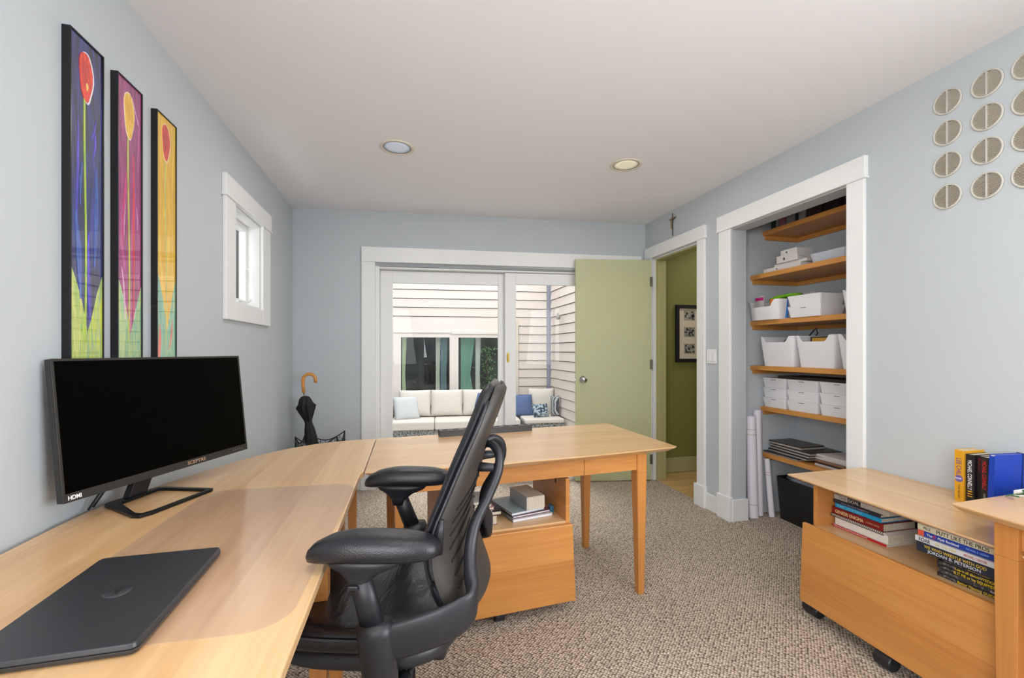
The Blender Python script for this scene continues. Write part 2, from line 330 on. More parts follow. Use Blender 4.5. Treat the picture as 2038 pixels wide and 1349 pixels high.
# ------------------------------------------------------------------ hall picture, crucifix, switch
pf = tag(empty('picture_frame', (2.568, 3.93, 1.083)), 'black picture frame with three small photographs in a cream mat', 'picture frame')
FW, FH = .43, .565
box('frame', [(0, FW, -.03, 0, 0, .034), (0, FW, -.03, 0, FH-.034, FH), (0, .034, -.03, 0, .034, FH-.034), (FW-.034, FW, -.03, 0, .034, FH-.034)], BLACK, pf, .003)
box('mat_board', (.034, FW-.034, -.012, 0, .034, FH-.034), mat('mat_board', 'd8cbb6', .8), pf)
for i, z in enumerate((.42, .255, .09)):
    c = box('photograph', (.10, .21, -.014, -.0122, z, z+.085), pattern('photo_%d' % i, '15161a', 'a8a59b', 38+9*i, .5, 'noise', .4), pf)
    box('photo_mount', (.092, .218, -.013, -.012, z-.008, z+.093), mat('mount_line', 'b8a88e', .8), pf)
cr = tag(empty('crucifix', (XR, 3.413, 2.18)), 'small thin metal crucifix hanging on the wall above the hall doorway', 'crucifix')
bm = bmesh.new(); tube(bm, [(-.006, 0, 0), (-.006, 0, .19)], .0042, 8); tube(bm, [(-.006, -.048, .148), (-.006, 0, .135), (-.006, .048, .148)], .004, 8); link('cross', bm, mat('dark_pewter', '57534c', .4, metal=.6), cr)
bm = bmesh.new(); tube(bm, [(-.014, .002, .06), (-.016, .006, .085), (-.017, 0, .12), (-.014, 0, .14)], [.004, .006, .0085, .005], 8); tube(bm, [(-.013, -.042, .15), (-.015, 0, .132), (-.013, .042, .15)], .0035, 6)
lathe(bm, [(0, .138), (.007, .143), (.007, .15), (0, .156)], 8, (-.016, 0, 0)); link('corpus', bm, mat('aged_brass', '8d7552', .4, metal=.5), cr, True)
sw = tag(empty('light_switch', (XR, 2.911, 1.10)), 'white double rocker light switch plate between the two doorways', 'light switch')
box('plate', (-.007, 0, -.054, .054, 0, .108), TRIM, sw, .003)
for y in (-.024, .024): box('rocker', (-.012, -.006, y-.016, y+.016, .02, .088), WHITEP, sw, .002)
# ------------------------------------------------------------------ round vents on the right wall
SL = mat('vent_slat', 'd4ccbe', .5); VB = mat('vent_backing', '5f5346', .9); VR = mat('vent_ring', 'c2bfb5', .45)
def make_vent():
    r = empty('round_vent')
    bm = bmesh.new()
    prof = [(.0525, 0), (.0525, -.004), (.050, -.007), (.046, -.007), (.045, -.002), (.045, 0)]
    lathe(bm, prof, 36, (0, 0, 0), 0, 'X'); link('ring', bm, VR, r, True)
    bm = bmesh.new(); lathe(bm, [(.0, -.0005), (.0455, -.0005), (.0455, 0)], 30, (0, 0, 0), 0, 'X'); link('backing', bm, VB, r)
    bm = bmesh.new(); n = 15
    for i in range(n):
        z = -.042+.084*(i+.5)/n; h = math.sqrt(.0455**2-z*z)
        hexa(bm, [(-.001, -h, z-.0022), (-.0055, -h, z-.0004), (-.0055, h, z-.0004), (-.001, h, z-.0022), (-.001, -h, z-.0014), (-.0055, -h, z+.0004), (-.0055, h, z+.0004), (-.001, h, z-.0014)])
    link('slats', bm, SL, r)
    box('centre_bar', (-.007, 0, -.0025, .0025, -.045, .045), VR, r)
    return r
v0 = make_vent(); k = 0
names_r = ['top', 'second', 'third', 'lowest']; names_c = ['far', 'middle', 'near']
for j, y in enumerate((1.416, 1.284, 1.160)):
    for i, z in enumerate((2.247, 2.116, 1.983, 1.847)):
        v = v0 if k == 0 else copy_tree(v0); k += 1
        v.location = (XR, y, z); v.rotation_euler = (0, 0, 0)
        tag(v, 'round louvred wall vent, %s of the four in the %s column' % (names_r[i], ['leftmost', 'middle', 'rightmost, cut-off'][j]), 'vent', 'round vents on the right wall')
# ------------------------------------------------------------------ recessed ceiling lights
def downlight(x, y, label, colr, es, watts):
    t = tag(empty('recessed_light', (x, y, HC)), label, 'ceiling light', 'recessed ceiling lights')
    bm = bmesh.new(); lathe(bm, [(.100, 0), (.100, -.003), (.094, -.006), (.082, -.005), (.080, 0)], 40); link('trim_ring', bm, mat('ring_cream', 'd9d1c2', .5), t, True)
    bm = bmesh.new(); lathe(bm, [(.081, 0), (.081, -.0035), (.078, -.0035), (.078, 0)], 40); link('baffle', bm, mat('baffle', '7c7466', .4, metal=.6), t)
    bm = bmesh.new(); lathe(bm, [(.078, -.0012), (.05, -.003), (0, -.0035)], 40); link('lens', bm, mat('lens_'+label[:4], colr, .3, emis=colr, es=es), t, True)
    L = light('downlight_lamp', 'AREA', (x, y, HC-.02), (x, y, 0), watts, (1, .96, .91), shape='DISK', size=.15); return t
downlight(-.06, 2.73, 'cool white recessed downlight on the left side of the ceiling', 'c6cfe0', .25, 6)
downlight(1.376, 2.65, 'warm white recessed downlight nearer the closet wall', 'f0ead0', .3, 6)
for q, (x, y) in enumerate(((-.06, .55), (1.376, .55), (-.06, -.9), (1.376, -.9))): downlight(x, y, 'recessed downlight behind the picture, out of view', 'f0ead0', .3, 6)  # four unseen fixtures added as extra room fill
light('hall_fill', 'AREA', (3.2, 3.4, 2.36), (3.0, 3.6, 0), 7, (1, .95, .85), shape='DISK', size=.3)  # unseen fill lamp added to lift the dark hall
# ================================================================== FURNITURE
def taper_leg(bm, x, y, z1, w=.054, wb=.032, dx=0, dy=0, zs=.11):
    h = w/2; b = wb/2
    bx(bm, x-h, x+h, y-h, y+h, z1-zs, z1)
    P = [(x+dx-b, y+dy-b, 0), (x+dx+b, y+dy-b, 0), (x+dx+b, y+dy+b, 0), (x+dx-b, y+dy+b, 0)]
    Q = [(x-h, y-h, z1-zs), (x+h, y-h, z1-zs), (x+h, y+h, z1-zs), (x-h, y+h, z1-zs)]
    hexa(bm, P+Q)
DT = .728
# ---- left desk along the wall, curved at its far end
ld = tag(empty('corner_desk', (-.55, 1.4, 0)), 'long maple desk along the left wall with curved corner, holding monitor and laptop', 'desk')
def bez(p0, p1, p2, p3, n):
    return [tuple((1-t)**3*a+3*(1-t)**2*t*b+3*(1-t)*t*t*c+t**3*d for a, b, c, d in zip(p0, p1, p2, p3)) for t in [i/n for i in range(n+1)]]
pts = [(-.18, .25), (-.176, 1.80), (-.1665, 1.828), (-.1655, 2.494)]
pts += bez((-.166, 2.4945), (-.50, 2.485), (-.66, 2.28), (-.80, 1.92), 14)[1:] + bez((-.80, 1.92), (-.86, 1.76), (-.915, 1.66), (-.918, 1.45), 6)[1:] + [(-.918, .25)]
pts = [(x+.55, y-1.4) for x, y in pts]
bm = bmesh.new(); prism(bm, pts, DT-.022, DT); link('desktop', bm, TOPY, ld, bevel=.003)
box('apron', [(.27, .29, -1.0, .36, DT-.10, DT-.022), (-.34, -.32, -1.0, .3, DT-.10, DT-.022)], SIDEY, ld)
for x, y in ((.335, -.20), (.335, .075), (-.32, -.9), (-.32, .1), (.30, -1.05), (.28, .98)):
    bm = bmesh.new(); taper_leg(bm, x, y, DT-.022, .045, .03); link('leg', bm, LEGW, ld, bevel=.002)
# ---- cross desk
cdk = tag(empty('writing_desk', (.55, 2.2, 0)), 'maple writing desk with tapered legs and a drawer, standing across the room behind the chair', 'desk')
def cq(x, y): return (x-.55, y-2.2)
top = [cq(-.1615, 1.815), cq(.35, 1.822), cq(.811, 1.874), cq(1.274, 1.949), cq(1.29, 1.96), cq(1.262, 2.67), cq(1.25, 2.683), cq(.5, 2.585), cq(-.1605, 2.494)]
def inset(P, d):
    cx = sum(p[0] for p in P)/len(P); cy = sum(p[1] for p in P)/len(P)
    return [(x-(d if x > cx else -d)*.9, y-(d if y > cy else -d)) for x, y in P]
bm = bmesh.new(); prism(bm, inset(top, .03), DT-.026, DT-.006, top=top); prism(bm, top, DT-.006, DT); link('desktop', bm, TOPX, cdk, bevel=.0015)
A5 = math.atan2(.135, 1.30)
def rot(x, y, a, ox=0, oy=0): return (ox+x*math.cos(a)-y*math.sin(a), oy+x*math.sin(a)+y*math.cos(a))
cb = cq(-.05, 1.865)      # front left corner of the leg frame; frame length L, depth D
Lf, Df = 1.20, .60
def fr(x, y): return rot(x, y, A5, *cb)
def fbox(bm, x0, x1, y0, y1, z0, z1, mi=0):
    q = [fr(x0, y0), fr(x1, y0), fr(x1, y1), fr(x0, y1)]; hexa(bm, [(a, b, z0) for a, b in q]+[(a, b, z1) for a, b in q], mi)
ZA = DT-.026
for nm, (x0, x1) in (('apron', (.0, .86)), ('drawer_front', (.862, 1.15))):
    bm = bmesh.new(); fbox(bm, x0+(.02 if x0 == 0 else 0), x1, .006, .028, .615, ZA); link(nm, bm, SIDEX, cdk, bevel=.0015)
bm = bmesh.new(); fbox(bm, .03, Lf-.03, Df-.03, Df-.008, .63, ZA); fbox(bm, .008, .03, .03, Df-.03, .63, ZA); fbox(bm, Lf-.03, Lf-.008, .03, Df-.03, .63, ZA); link('apron', bm, SIDEX, cdk)
for x, y, ex, ey in ((.026, .026, .0, .0), (Lf-.026, .026, .004, .0), (Lf-.026, Df-.026, .0, .0), (.026, Df-.026, 0, 0)):
    bm = bmesh.new(); h = .027; b = .016; cx_, cy_ = x, y
    fbox(bm, x-h, x+h, y-h, y+h, .60, ZA)
    q = [fr(x+ex-b, y+ey-b), fr(x+ex+b, y+ey-b), fr(x+ex+b, y+ey+b), fr(x+ex-b, y+ey+b)]; Q = [fr(x-h, y-h), fr(x+h, y-h), fr(x+h, y+h), fr(x-h, y+h)]
    hexa(bm, [(a, c, 0) for a, c in q]+[(a, c, .60) for a, c in Q]); link('leg', bm, LEGW, cdk, bevel=.002)
# long black tray with oval holes
tr = tag(empty('slotted_tray', (.172, 2.452, DT), math.atan2(.075, .53)), 'long black tray with oval holes at the rear edge of the writing desk', 'tray')
bm = bmesh.new(); n = 9; Lt, Wt, Ht = .545, .05, .034
bx(bm, 0, Lt, 0, .004, 0, Ht); bx(bm, 0, Lt, Wt-.004, Wt, 0, Ht); bx(bm, 0, .004, .004, Wt-.004, 0, Ht); bx(bm, Lt-.004, Lt, .004, Wt-.004, 0, Ht); bx(bm, .004, Lt-.004, .004, Wt-.004, 0, .004)
# top plate with oval holes, built cell by cell
cw = (Lt-.008)/n
for i in range(n):
    x0 = .004+i*cw; cxx = x0+cw/2; cyy = Wt/2
    O = []; I = []
    for k in range(24):
        a = 2*PI*k/24; ca, sa = math.cos(a), math.sin(a)
        s = min((cw/2)/max(abs(ca), 1e-6), (Wt/2-.004)/max(abs(sa), 1e-6)); O.append(bm.verts.new((cxx+ca*s, cyy+sa*s, Ht))); I.append(bm.verts.new((cxx+ca*.019, cyy+sa*.012, Ht)))
    J = [bm.verts.new((v.co.x, v.co.y, Ht-.006)) for v in I]
    for k in range(24):
        kk = (k+1) % 24; bm.faces.new([O[k], O[kk], I[kk], I[k]]); bm.faces.new([I[k], I[kk], J[kk], J[k]])
link('tray_body', bm, mat('tray_black', '2a2523', .4), tr)

# ---- right-hand desk, mostly out of frame
rd = tag(empty('side_desk', (1.95, .7, 0)), 'maple desk at the right edge of the picture overlapping the low cabinet', 'desk')
P = [(1.636-1.95, 1.037-.7), (2.19-1.95, 1.075-.7), (2.19-1.95, -.35-.7), (1.565-1.95, -.35-.7)]
bm = bmesh.new(); prism(bm, inset(P, .022), DT-.024, DT-.006, top=P); prism(bm, P, DT-.006, DT); link('desktop', bm, TOPY, rd, bevel=.002)
bm = bmesh.new(); taper_leg(bm, 1.70-1.95, .928-.7, DT-.024, .054, .045, zs=.1); link('leg', bm, LEGW, rd, bevel=.002)
for x, y in ((2.15, .99), (2.15, -.25), (1.66, -.25)):
    bm = bmesh.new(); taper_leg(bm, x-1.95, y-.7, DT-.024, .05, .035); link('leg', bm, LEGW, rd)
box('apron', (1.685-1.95, 1.705-1.95, -.2-.7, .90-.7, .635, DT-.024), SIDEY, rd)

# ---- casters
def caster(par, x, y, r=.028, ln=.06, ang=0, zt=.07, name='caster'):
    bm = bmesh.new(); ca, sa = math.cos(ang), math.sin(ang)
    R = Matrix.Rotation(ang, 4, 'Z')
    lathe(bm, [(r*.5, -ln/2-.001), (r*.9, -ln/2), (r, -ln/2+.004), (r, ln/2-.004), (r*.9, ln/2), (r*.5, ln/2+.001)], 20, (0, 0, r), 0, 'Y')
    bx(bm, -.012, .012, -.008, .008, r, zt); bx(bm, -.02, .03, -ln/2+.008, ln/2-.008, 2*r-.006, 2*r+.006)
    bmesh.ops.transform(bm, matrix=Matrix.Translation((x, y, 0)) @ R, verts=bm.verts); return link(name, bm, BLACKP, par)
# ---- rolling shelf unit under the writing desk
pa = math.atan2(.06, .62)
pu = tag(empty('rolling_cabinet', (.14, 1.895, 0), pa), 'low maple file cabinet on casters with an open shelf, under the writing desk', 'cabinet')
PW, PD = .60, .43
box('side_panel', (PW-.022, PW-.002, .01, PD, .07, .605), [SIDEY], pu, .001)
box('side_panel', (.0, .02, .01, PD, .07, .605), [SIDEY], pu, .001)
box('shelf', (.02, PW-.022, .012, PD, .392, .41), TOPX, pu)
box('base_panel', (.02, PW-.022, .012, PD, .07, .09), SIDEX, pu)
box('back_panel', (.02, PW-.022, PD-.015, PD, .09, .392), SIDEX, pu)
bm = bmesh.new(); hexa(bm, [(-.01, -.022, .052), (PW+.014, -.022, .052), (PW+.014, .0, .052), (-.01, .0, .052), (-.01, -.018, .402), (PW+.0, -.018, .402), (PW+.0, .01, .402), (-.01, .01, .402)]); link('drawer_front', bm, SIDEX, pu, bevel=.003)
for x, y in ((.26, .03), (.26, .38)): caster(pu, x, y, .027, .042, PI/2, .07)
for z in (.55,): box('peg_hole', [(PW-.0235, PW-.022, .12, .13, .555, .58)], BLACK, pu)

# ---- low cabinet with open shelf on the right wall
lc = tag(empty('low_cabinet', (1.72, 1.36, 0)), 'low maple cabinet on casters against the right wall with stacked books on its open shelf', 'cabinet')
def LB(x0, x1, y0, y1, z0, z1): return (x0-1.72, x1-1.72, y0-1.36, y1-1.36, z0, z1)
P = [(1.737-1.72, 1.75-1.36), (2.212-1.72, 1.765-1.36), (2.205-1.72, .55-1.36), (1.672-1.72, .55-1.36)]
bm = bmesh.new(); prism(bm, inset(P, .035), .598, .614, top=P); prism(bm, P, .614, .62); link('cabinet_top', bm, TOPY, lc, bevel=.001)
box('side_panel', LB(1.772, 2.18, 1.625, 1.645, .075, .598), SIDEX, lc, .001)
box('side_panel', LB(1.755, 2.18, .62, .64, .075, .598), SIDEX, lc, .001)
box('shelf', LB(1.765, 2.18, .64, 1.625, .402, .42), TOPY, lc)
box('base_panel', LB(1.765, 2.18, .64, 1.625, .085, .10), SIDEY, lc)
box('back_panel', LB(2.165, 2.18, .64, 1.625, .10, .598), SIDEY, lc)
bm = bmesh.new(); hexa(bm, [(1.728-1.72, .60-1.36, .068), (1.758-1.72, .60-1.36, .068), (1.758-1.72, 1.682-1.36, .068), (1.735-1.72, 1.682-1.36, .068), (1.738-1.72, .60-1.36, .425), (1.760-1.72, .60-1.36, .425), (1.760-1.72, 1.674-1.36, .422), (1.742-1.72, 1.674-1.36, .422)])
link('drawer_front', bm, SIDEY, lc, bevel=.003)
tag(box('bottom_tray', LB(1.75, 2.1, 1.36, 1.60, .062, .078), WHITEPAP, lc), 'pale grey strip under the cabinet')
caster(lc, 1.795-1.72, 1.665-1.36, .027, .075, 0, .085); caster(lc, 1.765-1.72, 1.325-1.36, .030, .062, 0, .085)
caster(lc, 2.12-1.72, 1.60-1.36, .027, .06, 0, .085); caster(lc, 2.12-1.72, .72-1.36, .027, .06, 0, .085); caster(lc, 1.8-1.72, .72-1.36, .027, .06, 0, .085)

# ================================================================== BOOKS
# local frame of every book: spine is the face x=0 (seen from -x), length along y, thickness along z
def book(name, label, cat, loc, L, W, Th, colr, rz=0, ry=0, rx=0, texts=(), group=None, ct=.002, pages=PAGES, spine=True, round_=False):
    t = tag(empty(name, loc, rz, rx, ry), label, cat, group)
    m = mat('cover_'+colr+('g' if Th < .02 else ''), colr, .45, var=.02) if isinstance(colr, str) else colr
    bm = bmesh.new()
    bx(bm, 0, W, 0, L, 0, ct); bx(bm, 0, W, 0, L, Th-ct, Th)
    if spine: bx(bm, 0, ct, 0, L, ct, Th-ct)
    link('cover', bm, m, t, bevel=.0006, segs=1)
    box('pages', (ct if spine else .001, W-.003, .003, L-.003, ct, Th-ct), pages, t)
    for tx in texts:
        s, y0, wd, h, mm = tx[:5]; zc = tx[5] if len(tx) > 5 else Th/2-h/2
        # seen from -x the length axis +y runs to the viewer's left: text runs along -y
        lettering(s, h, mm, t, (-.0006, y0, zc), (0, -1, 0), (0, 0, 1), 'spine_lettering', wd)
    return t
def ink(c): return mat('ink_'+c, c, .5, var=.01)
GB = 'books stacked at the far end of the low cabinet'
z = .42; SX = 1.846
def st(name, label, L, W, Th, c, yf, dx=0, texts=(), **k):
    global z
    # yf = far end (greater y) ; box spans yf-L .. yf
    o = book(name, label, 'book', (SX+dx, yf-L, z), L, W, Th, c, texts=texts, group=GB, **k); z += Th+.0004; return o
st('book', 'thin book with red and white spine, lowest of the far low cabinet stack', .232, .19, .011, 'c9c4c2', 1.618, 0, texts=[('I Dare You to Read Aloud with Comedy', .225, .15, .004, ink('f0e6e6'))])
box('spine_band', (-.0004, 0, 0, .232, .0004, .0105), mat('red_band', 'b01c24', .4), [o for o in col.objects if o.name == 'book'][0])
st('book', 'thick white book second from the bottom of the far cabinet stack', .225, .19, .034, 'd9d2c8', 1.608, .004)
sb = st('spiral_notebook', 'white spiral-bound notebook between the white and the red book in the low cabinet', .235, .17, .008, 'd5d0c8', 1.623, 0, spine=False)
sb['category'] = 'notebook'
def spiral(par, L, Th, x=0, n=30, r=.008):
    bm = bmesh.new()
    for i in range(n):
        y = .006+(L-.012)*i/(n-1)
        tube(bm, [(x+r*.9*math.cos(a), y+.001*a, Th/2+r*math.sin(a)) for a in [2*PI*k/9 for k in range(10)]], .0011, 5, cap=False)
    return link('spiral_binding', bm, mat('spiral_dark', '2b2b2e', .4, metal=.6), par)
spiral(sb, .235, .008, r=.0075)
st('book', 'red hardback with gold spine lettering in the low cabinet', .222, .17, .032, '7d1718', 1.620, .0, texts=[('GENESIS ENIGMA', .205, .125, .014, ink('e3cf9a')), ('ANDREW PARKER', .07, .055, .006, ink('b58f5f'))])
st('book', 'bright blue paperback under the dark book in the far cabinet stack', .20, .15, .018, '1c93c4', 1.608, .004, texts=[('START WITH WHY', .19, .11, .011, ink('7fc6d8'))])
st('book', 'dark navy paperback above the bright blue one in the far cabinet stack', .205, .145, .014, '2b2a3a', 1.615, .002, texts=[('THE SEVEN HABITS', .17, .12, .006, ink('8c879c'))])
gg = st('book', 'worn cream paperback on top of the far cabinet stack, black label on its spine', .235, .14, .021, 'b5aca0', 1.620, .012, texts=[('THE', .212, .034, .012, ink('6d675f'))])
box('spine_label', (-.0004, 0, .115, .172, .001, .020), mat('label_black', '15130f', .5), gg); lettering('GOAL', .013, ink('cfc8bd'), gg, (-.0012, .168, .004), (0, -1, 0), (0, 0, 1), 'spine_lettering', .048)
book('book', 'dark slim book lying behind the far cabinet stack', 'book', (2.045, 1.30, .42), .2, .12, .02, '1e1c1f')
book('book', 'grey edged book on the slim dark one behind the far cabinet stack', 'book', (2.04, 1.29, .4405), .2, .12, .03, '3a3436', texts=[])
# near stack
GN = 'books stacked at the near end of the low cabinet'
z = .42; SX = 1.79
def dv(label, c, far, texts, Th=.0135, L=.19): 
    global z
    t = tag(empty('dvd_case', (SX, far-L, z)), label, 'dvd case', 'dvd cases under the near cabinet stack')
    bm = bmesh.new(); bx(bm, 0, .135, 0, L, 0, Th); link('case', bm, mat('dvd_'+c, c, .25), t, bevel=.0015)
    box('spine_insert', (-.0004, 0, .004, L-.004, .0015, Th-.0015), pattern('dvd_print_%s' % c, c, '6f6d6a', 70, .62, 'noise', .3), t)
    for s, y0, wd, h, mm in texts: lettering(s, h, mm, t, (-.0009, y0, Th/2-h/2), (0, -1, 0), (0, 0, 1), 'spine_lettering', wd)
    z += Th+.0003
YL = ink('d8b81e')
dv('black disc case with yellow guide lettering, lowest of the near cabinet stack', '232224', 1.176, [('Better Planning GUIDE', .13, .1, .008, YL)])
dv('grey patterned disc case second from the bottom of the near cabinet stack', '34343a', 1.170, [('the DVD', .05, .03, .007, ink('c8c8c8'))])
dv('black disc case with a yellow question on its spine in the near cabinet stack', '1a1a1c', 1.176, [('IS IT ME or my EQUIPMENT?', .14, .12, .010, YL)])
dv('black disc case with yellow lettering about wedges in the near cabinet stack', '26262a', 1.177, [('Learn all about WEDGES', .135, .11, .009, YL)])
dv('dark disc case topmost of the cases in the near cabinet stack', '2e2a26', 1.16, [('Short Game', .12, .06, .005, ink('a38a3c'))], .010)
def st2(label, L, W, Th, c, yf, dx, texts=(), **k):
    global z
    o = book('book', label, 'book', (SX+dx, yf-L, z), L, W, Th, c, texts=texts, group=GN, **k); z += Th+.0003; return o
st2('thick navy hardback with gold and white spine lettering in the near cabinet stack', .24, .16, .033, '232838', 1.232, -.012, [('WE WHO WRESTLE WITH GOD', .215, .175, .010, ink('d9b93a'), .018), ('JORDAN B. PETERSON', .205, .15, .010, ink('cfd2d8'), .005)])
st2('white paperback with black hand-drawn lettering in the near cabinet stack', .235, .15, .019, 'cfcfd2', 1.238, -.010, [('ROAR', .222, .035, .013, INK), ('IN THE ERA', .17, .06, .008, ink('c9bd5a')), ('MICHAEL CLINTON', .09, .06, .008, ink('b5543a'))])
bb = st2('blue paperback with white lettering and an orange end in the near cabinet stack', .232, .15, .019, '1c3fa0', 1.235, 0, [('The', .205, .018, .008, WINK), ('Myth Revisited', .17, .06, .009, WINK), ('MICHAEL E. GERBER', .09, .06, .006, ink('8fb0e8')), ('E', .184, .008, .012, ink('d83a2a'))])
box('spine_band', (-.0004, .0, .213, .232, .0, .019), mat('orange_band', 'e05a40', .5), bb)
st2('cream book with bold dark lettering on top of the near cabinet stack', .235, .15, .021, 'd2cab0', 1.237, 0, [('PUTT LIKE THE PROS', .175, .145, .013, ink('2c3320')), ('PELZ', .215, .022, .008, ink('4a4a3a'))])

# ---- books standing on the cabinet: spine towards the room (-x), thickness along y
def standing(name, label, y, H, W, Th, c, x=2.07, lean=0, texts=(), cat='book', zb=.6202):
    # rotate so that length axis points up: local y -> +z, local z -> +y (thickness grows away from camera)
    t = tag(empty(name, (x, y, zb)), label, cat, 'books standing on the low cabinet')
    m = mat('scover_'+c, c, .45, var=.02); bm = bmesh.new()
    bx(bm, 0, W, 0, .0015, 0, H); bx(bm, 0, W, Th-.0015, Th, 0, H); bx(bm, 0, .0015, .0015, Th-.0015, 0, H); link('cover', bm, m, t, bevel=.0005, segs=1)
    box('pages', (.0015, W-.002, .0015, Th-.0015, .002, H-.002), PAGES, t)
    for s, z1, wd, h, mm in texts:
        lettering(s, h, mm, t, (-.0007, Th/2+h/2, z1), (0, 0, -1), (0, -1, 0), 'spine_lettering', wd)
    if lean: t.rotation_euler = (lean, 0, 0)
    return t
yb = standing('book', 'yellow and purple paperback standing leftmost on the low cabinet', 1.268, .196, .108, .030, 'd59a1c', 2.065, 0, [('LEE CHILD', .165, .075, .016, ink('6a4a8a')), ('THE SECRET', .065, .055, .006, ink('8a5a20'))])
bm = bmesh.new(); lathe(bm, [(0, -.0012), (.0125, -.0012), (.0125, 0)], 20, (0, .015, .087), 0, 'X'); link('cover_badge', bm, mat('badge_purple', '6b5aa0', .5), yb)
lettering('REACHER', .006, WINK, yb, (-.0018, .026, .085), (0, -1, 0), (0, 0, 1), 'spine_lettering', .02)
standing('book', 'black paperback with white lettering and yellow bars standing second on the low cabinet', 1.240, .186, .106, .026, '1c1a1e', 2.072, 0, [('MICHAEL CONNELLY', .164, .112, .013, WINK), ('III', .048, .022, .015, ink('d8a024'))])
standing('book', 'slim black and dark red paperback standing third on the low cabinet', 1.222, .185, .106, .0165, '1a1416', 2.085, 0, [('BLACK', .175, .05, .009, ink('7a1418'))])
standing('book', 'black paperback with red lettering standing against the blue notebook on the low cabinet', 1.199, .185, .106, .022, '1f1d1c', 2.074, 0, [('MICHAEL CONNELLY', .17, .105, .012, ink('c8202a')), ('HARRY', .05, .03, .007, ink('a8a8a0'))])
nb = tag(empty('notebook', (2.045, 1.170, .6204), math.radians(-7)), 'royal blue hardcover notebook with elastic band, leaning against the standing books', 'notebook')
bm = bmesh.new(); prism(bm, rrect(0, .145, 0, .205, .008), 0, .0025); prism(bm, rrect(0, .145, 0, .205, .008), .0145, .017); bx(bm, 0, .002, .006, .199, .0025, .0145)
RM = Matrix(((1, 0, 0, 0), (0, 0, 1, 0), (0, 1, 0, 0), (0, 0, 0, 1)))
bmesh.ops.transform(bm, matrix=RM, verts=bm.verts); bmesh.ops.recalc_face_normals(bm, faces=bm.faces); link('cover', bm, mat('royal_blue', '0a3aa8', .45, var=.05), nb)
box('pages', (.003, .142, .003, .0145, .003, .202), PAGES, nb)
box('elastic_band', [(.122, .127, -.0012, 0, -.0, .206), (.122, .127, .017, .0182, 0, .206), (.122, .127, -.0012, .0182, .2052, .2064)], mat('elastic_blue', '06226a', .6), nb)
nb.rotation_euler = (math.radians(2), 0, math.radians(-4))
# notepad and sprig on the side desk
tg = tag(empty('notepad', (1.925, 1.048, DT), .06), 'white paper pad lying on the side desk at the right picture edge', 'notepad')
box('paper_block', (0, .15, -.10, .0, 0.0002, .016), WHITEPAP, tg); box('cardboard_back', (-.001, .151, -.101, .001, 0, .0012), PAPER, tg)
sg = tag(empty('leaf_sprig', (1.865, 1.035, DT)), 'small sprig of dark green leaves beside the white pad on the side desk', 'plant')
bm = bmesh.new(); tube(bm, [(0, 0, .004), (.03, -.01, .014), (.07, -.03, .018)], .0015, 6); link('stem', bm, mat('sprig_stem', '6d7a4a', .6), sg)
bm = bmesh.new()
for i in range(9):
    a = random.uniform(-2.2, 2.2); L_ = random.uniform(.02, .035); p = Vector((.008*i, -.003*i, .006+.0015*i)); d = Vector((math.cos(a), math.sin(a), random.uniform(0, .5))).normalized(); s = Vector((-d.y, d.x, 0))*L_*.25
    q = [p, p+d*L_*.5+s+Vector((0, 0, .002)), p+d*L_, p+d*L_*.5-s]; v = [bm.verts.new(k) for k in q]; u = [bm.verts.new(k+Vector((0, 0, .0006))) for k in q]
    bm.faces.new(v[::-1]); bm.faces.new(u)
    for k in range(4): bm.faces.new([v[k], v[(k+1) % 4], u[(k+1) % 4], u[k]])
link('leaves', bm, mat('sprig_leaf', '2f5a3a', .5, var=.3, vscale=60), sg)

# ---- things on the rolling cabinet's shelf (local shelf frame -> world)
def PW_(x, y): return rot(x, y, pa, .14, 1.895)
def pbook(name, label, cat, x, y, z_, L, W, Th, c, rz=0, **k):
    wx_, wy_ = PW_(x, y); return book(name, label, cat, (wx_, wy_, z_), L, W, Th, c, rz=pa+rz, **k)
zz = .4104
GP = 'books on the shelf of the rolling cabinet'
for lab, Th, c, L, W, dx in (('thick purple-covered book at the bottom of the small stack under the writing desk', .042, '5a3a55', .16, .20, 0), ('black hardback in the small stack under the writing desk', .017, '17171b', .17, .215, .006), ('thin green book in the small stack under the writing desk', .008, '1f4a3c', .165, .18, .0), ('dusty pink paperback in the small stack under the writing desk', .014, 'b0717a', .15, .18, .006), ('brown paperback near the top of the small stack under the writing desk', .014, '7a6258', .16, .175, 0), ('white and green glossy booklet on top of the small stack under the writing desk', .012, 'c2cbc6', .15, .17, -.004)):
    pbook('book', lab, 'book', .065+dx, .07, zz, L, W, Th, c, group=GP); zz += Th+.0005
zz = .4104
def sp(lab, L, W, Th, c, dx, dy, rz):
    global zz
    o = pbook('spiral_notebook', lab, 'notebook', .345+dx, .075+dy, zz, L, W, Th, c, rz=rz, spine=False, group='spiral notebooks under the writing desk', pages=WHITEPAP); spiral(o, L, Th, n=26, r=.006); zz += Th+.0005
sp('white spiral notebook lowest under the writing desk', .24, .21, .014, 'b9b6b4', -.005, -.01, .12)
sp('maroon covered spiral notebook in the pile under the writing desk', .23, .20, .010, '6a4046', .0, .0, .16)
sp('teal edged spiral notebook on top of the pile under the writing desk', .22, .18, .012, '8fa3a6', -.005, .005, .2)
wx_, wy_ = PW_(.418, .092)
pc = tag(empty('page_a_day_calendar', (wx_, wy_, zz), pa+.12), 'thick silver backed block of brown and white pages on the spiral notebooks', 'calendar')
box('backing', (-.003, 0, 0, .185, 0, .062), mat('silver_board', 'b8bcc0', .3, metal=.3), pc)
box('page_block', (.0, .095, .002, .183, 0, .060), [pattern('block_pages', 'e4dccc', '8a7660', 45, .75, 'wave', .8, (0, 0, 0), 1)], pc)
wx_, wy_ = PW_(.556, .135)
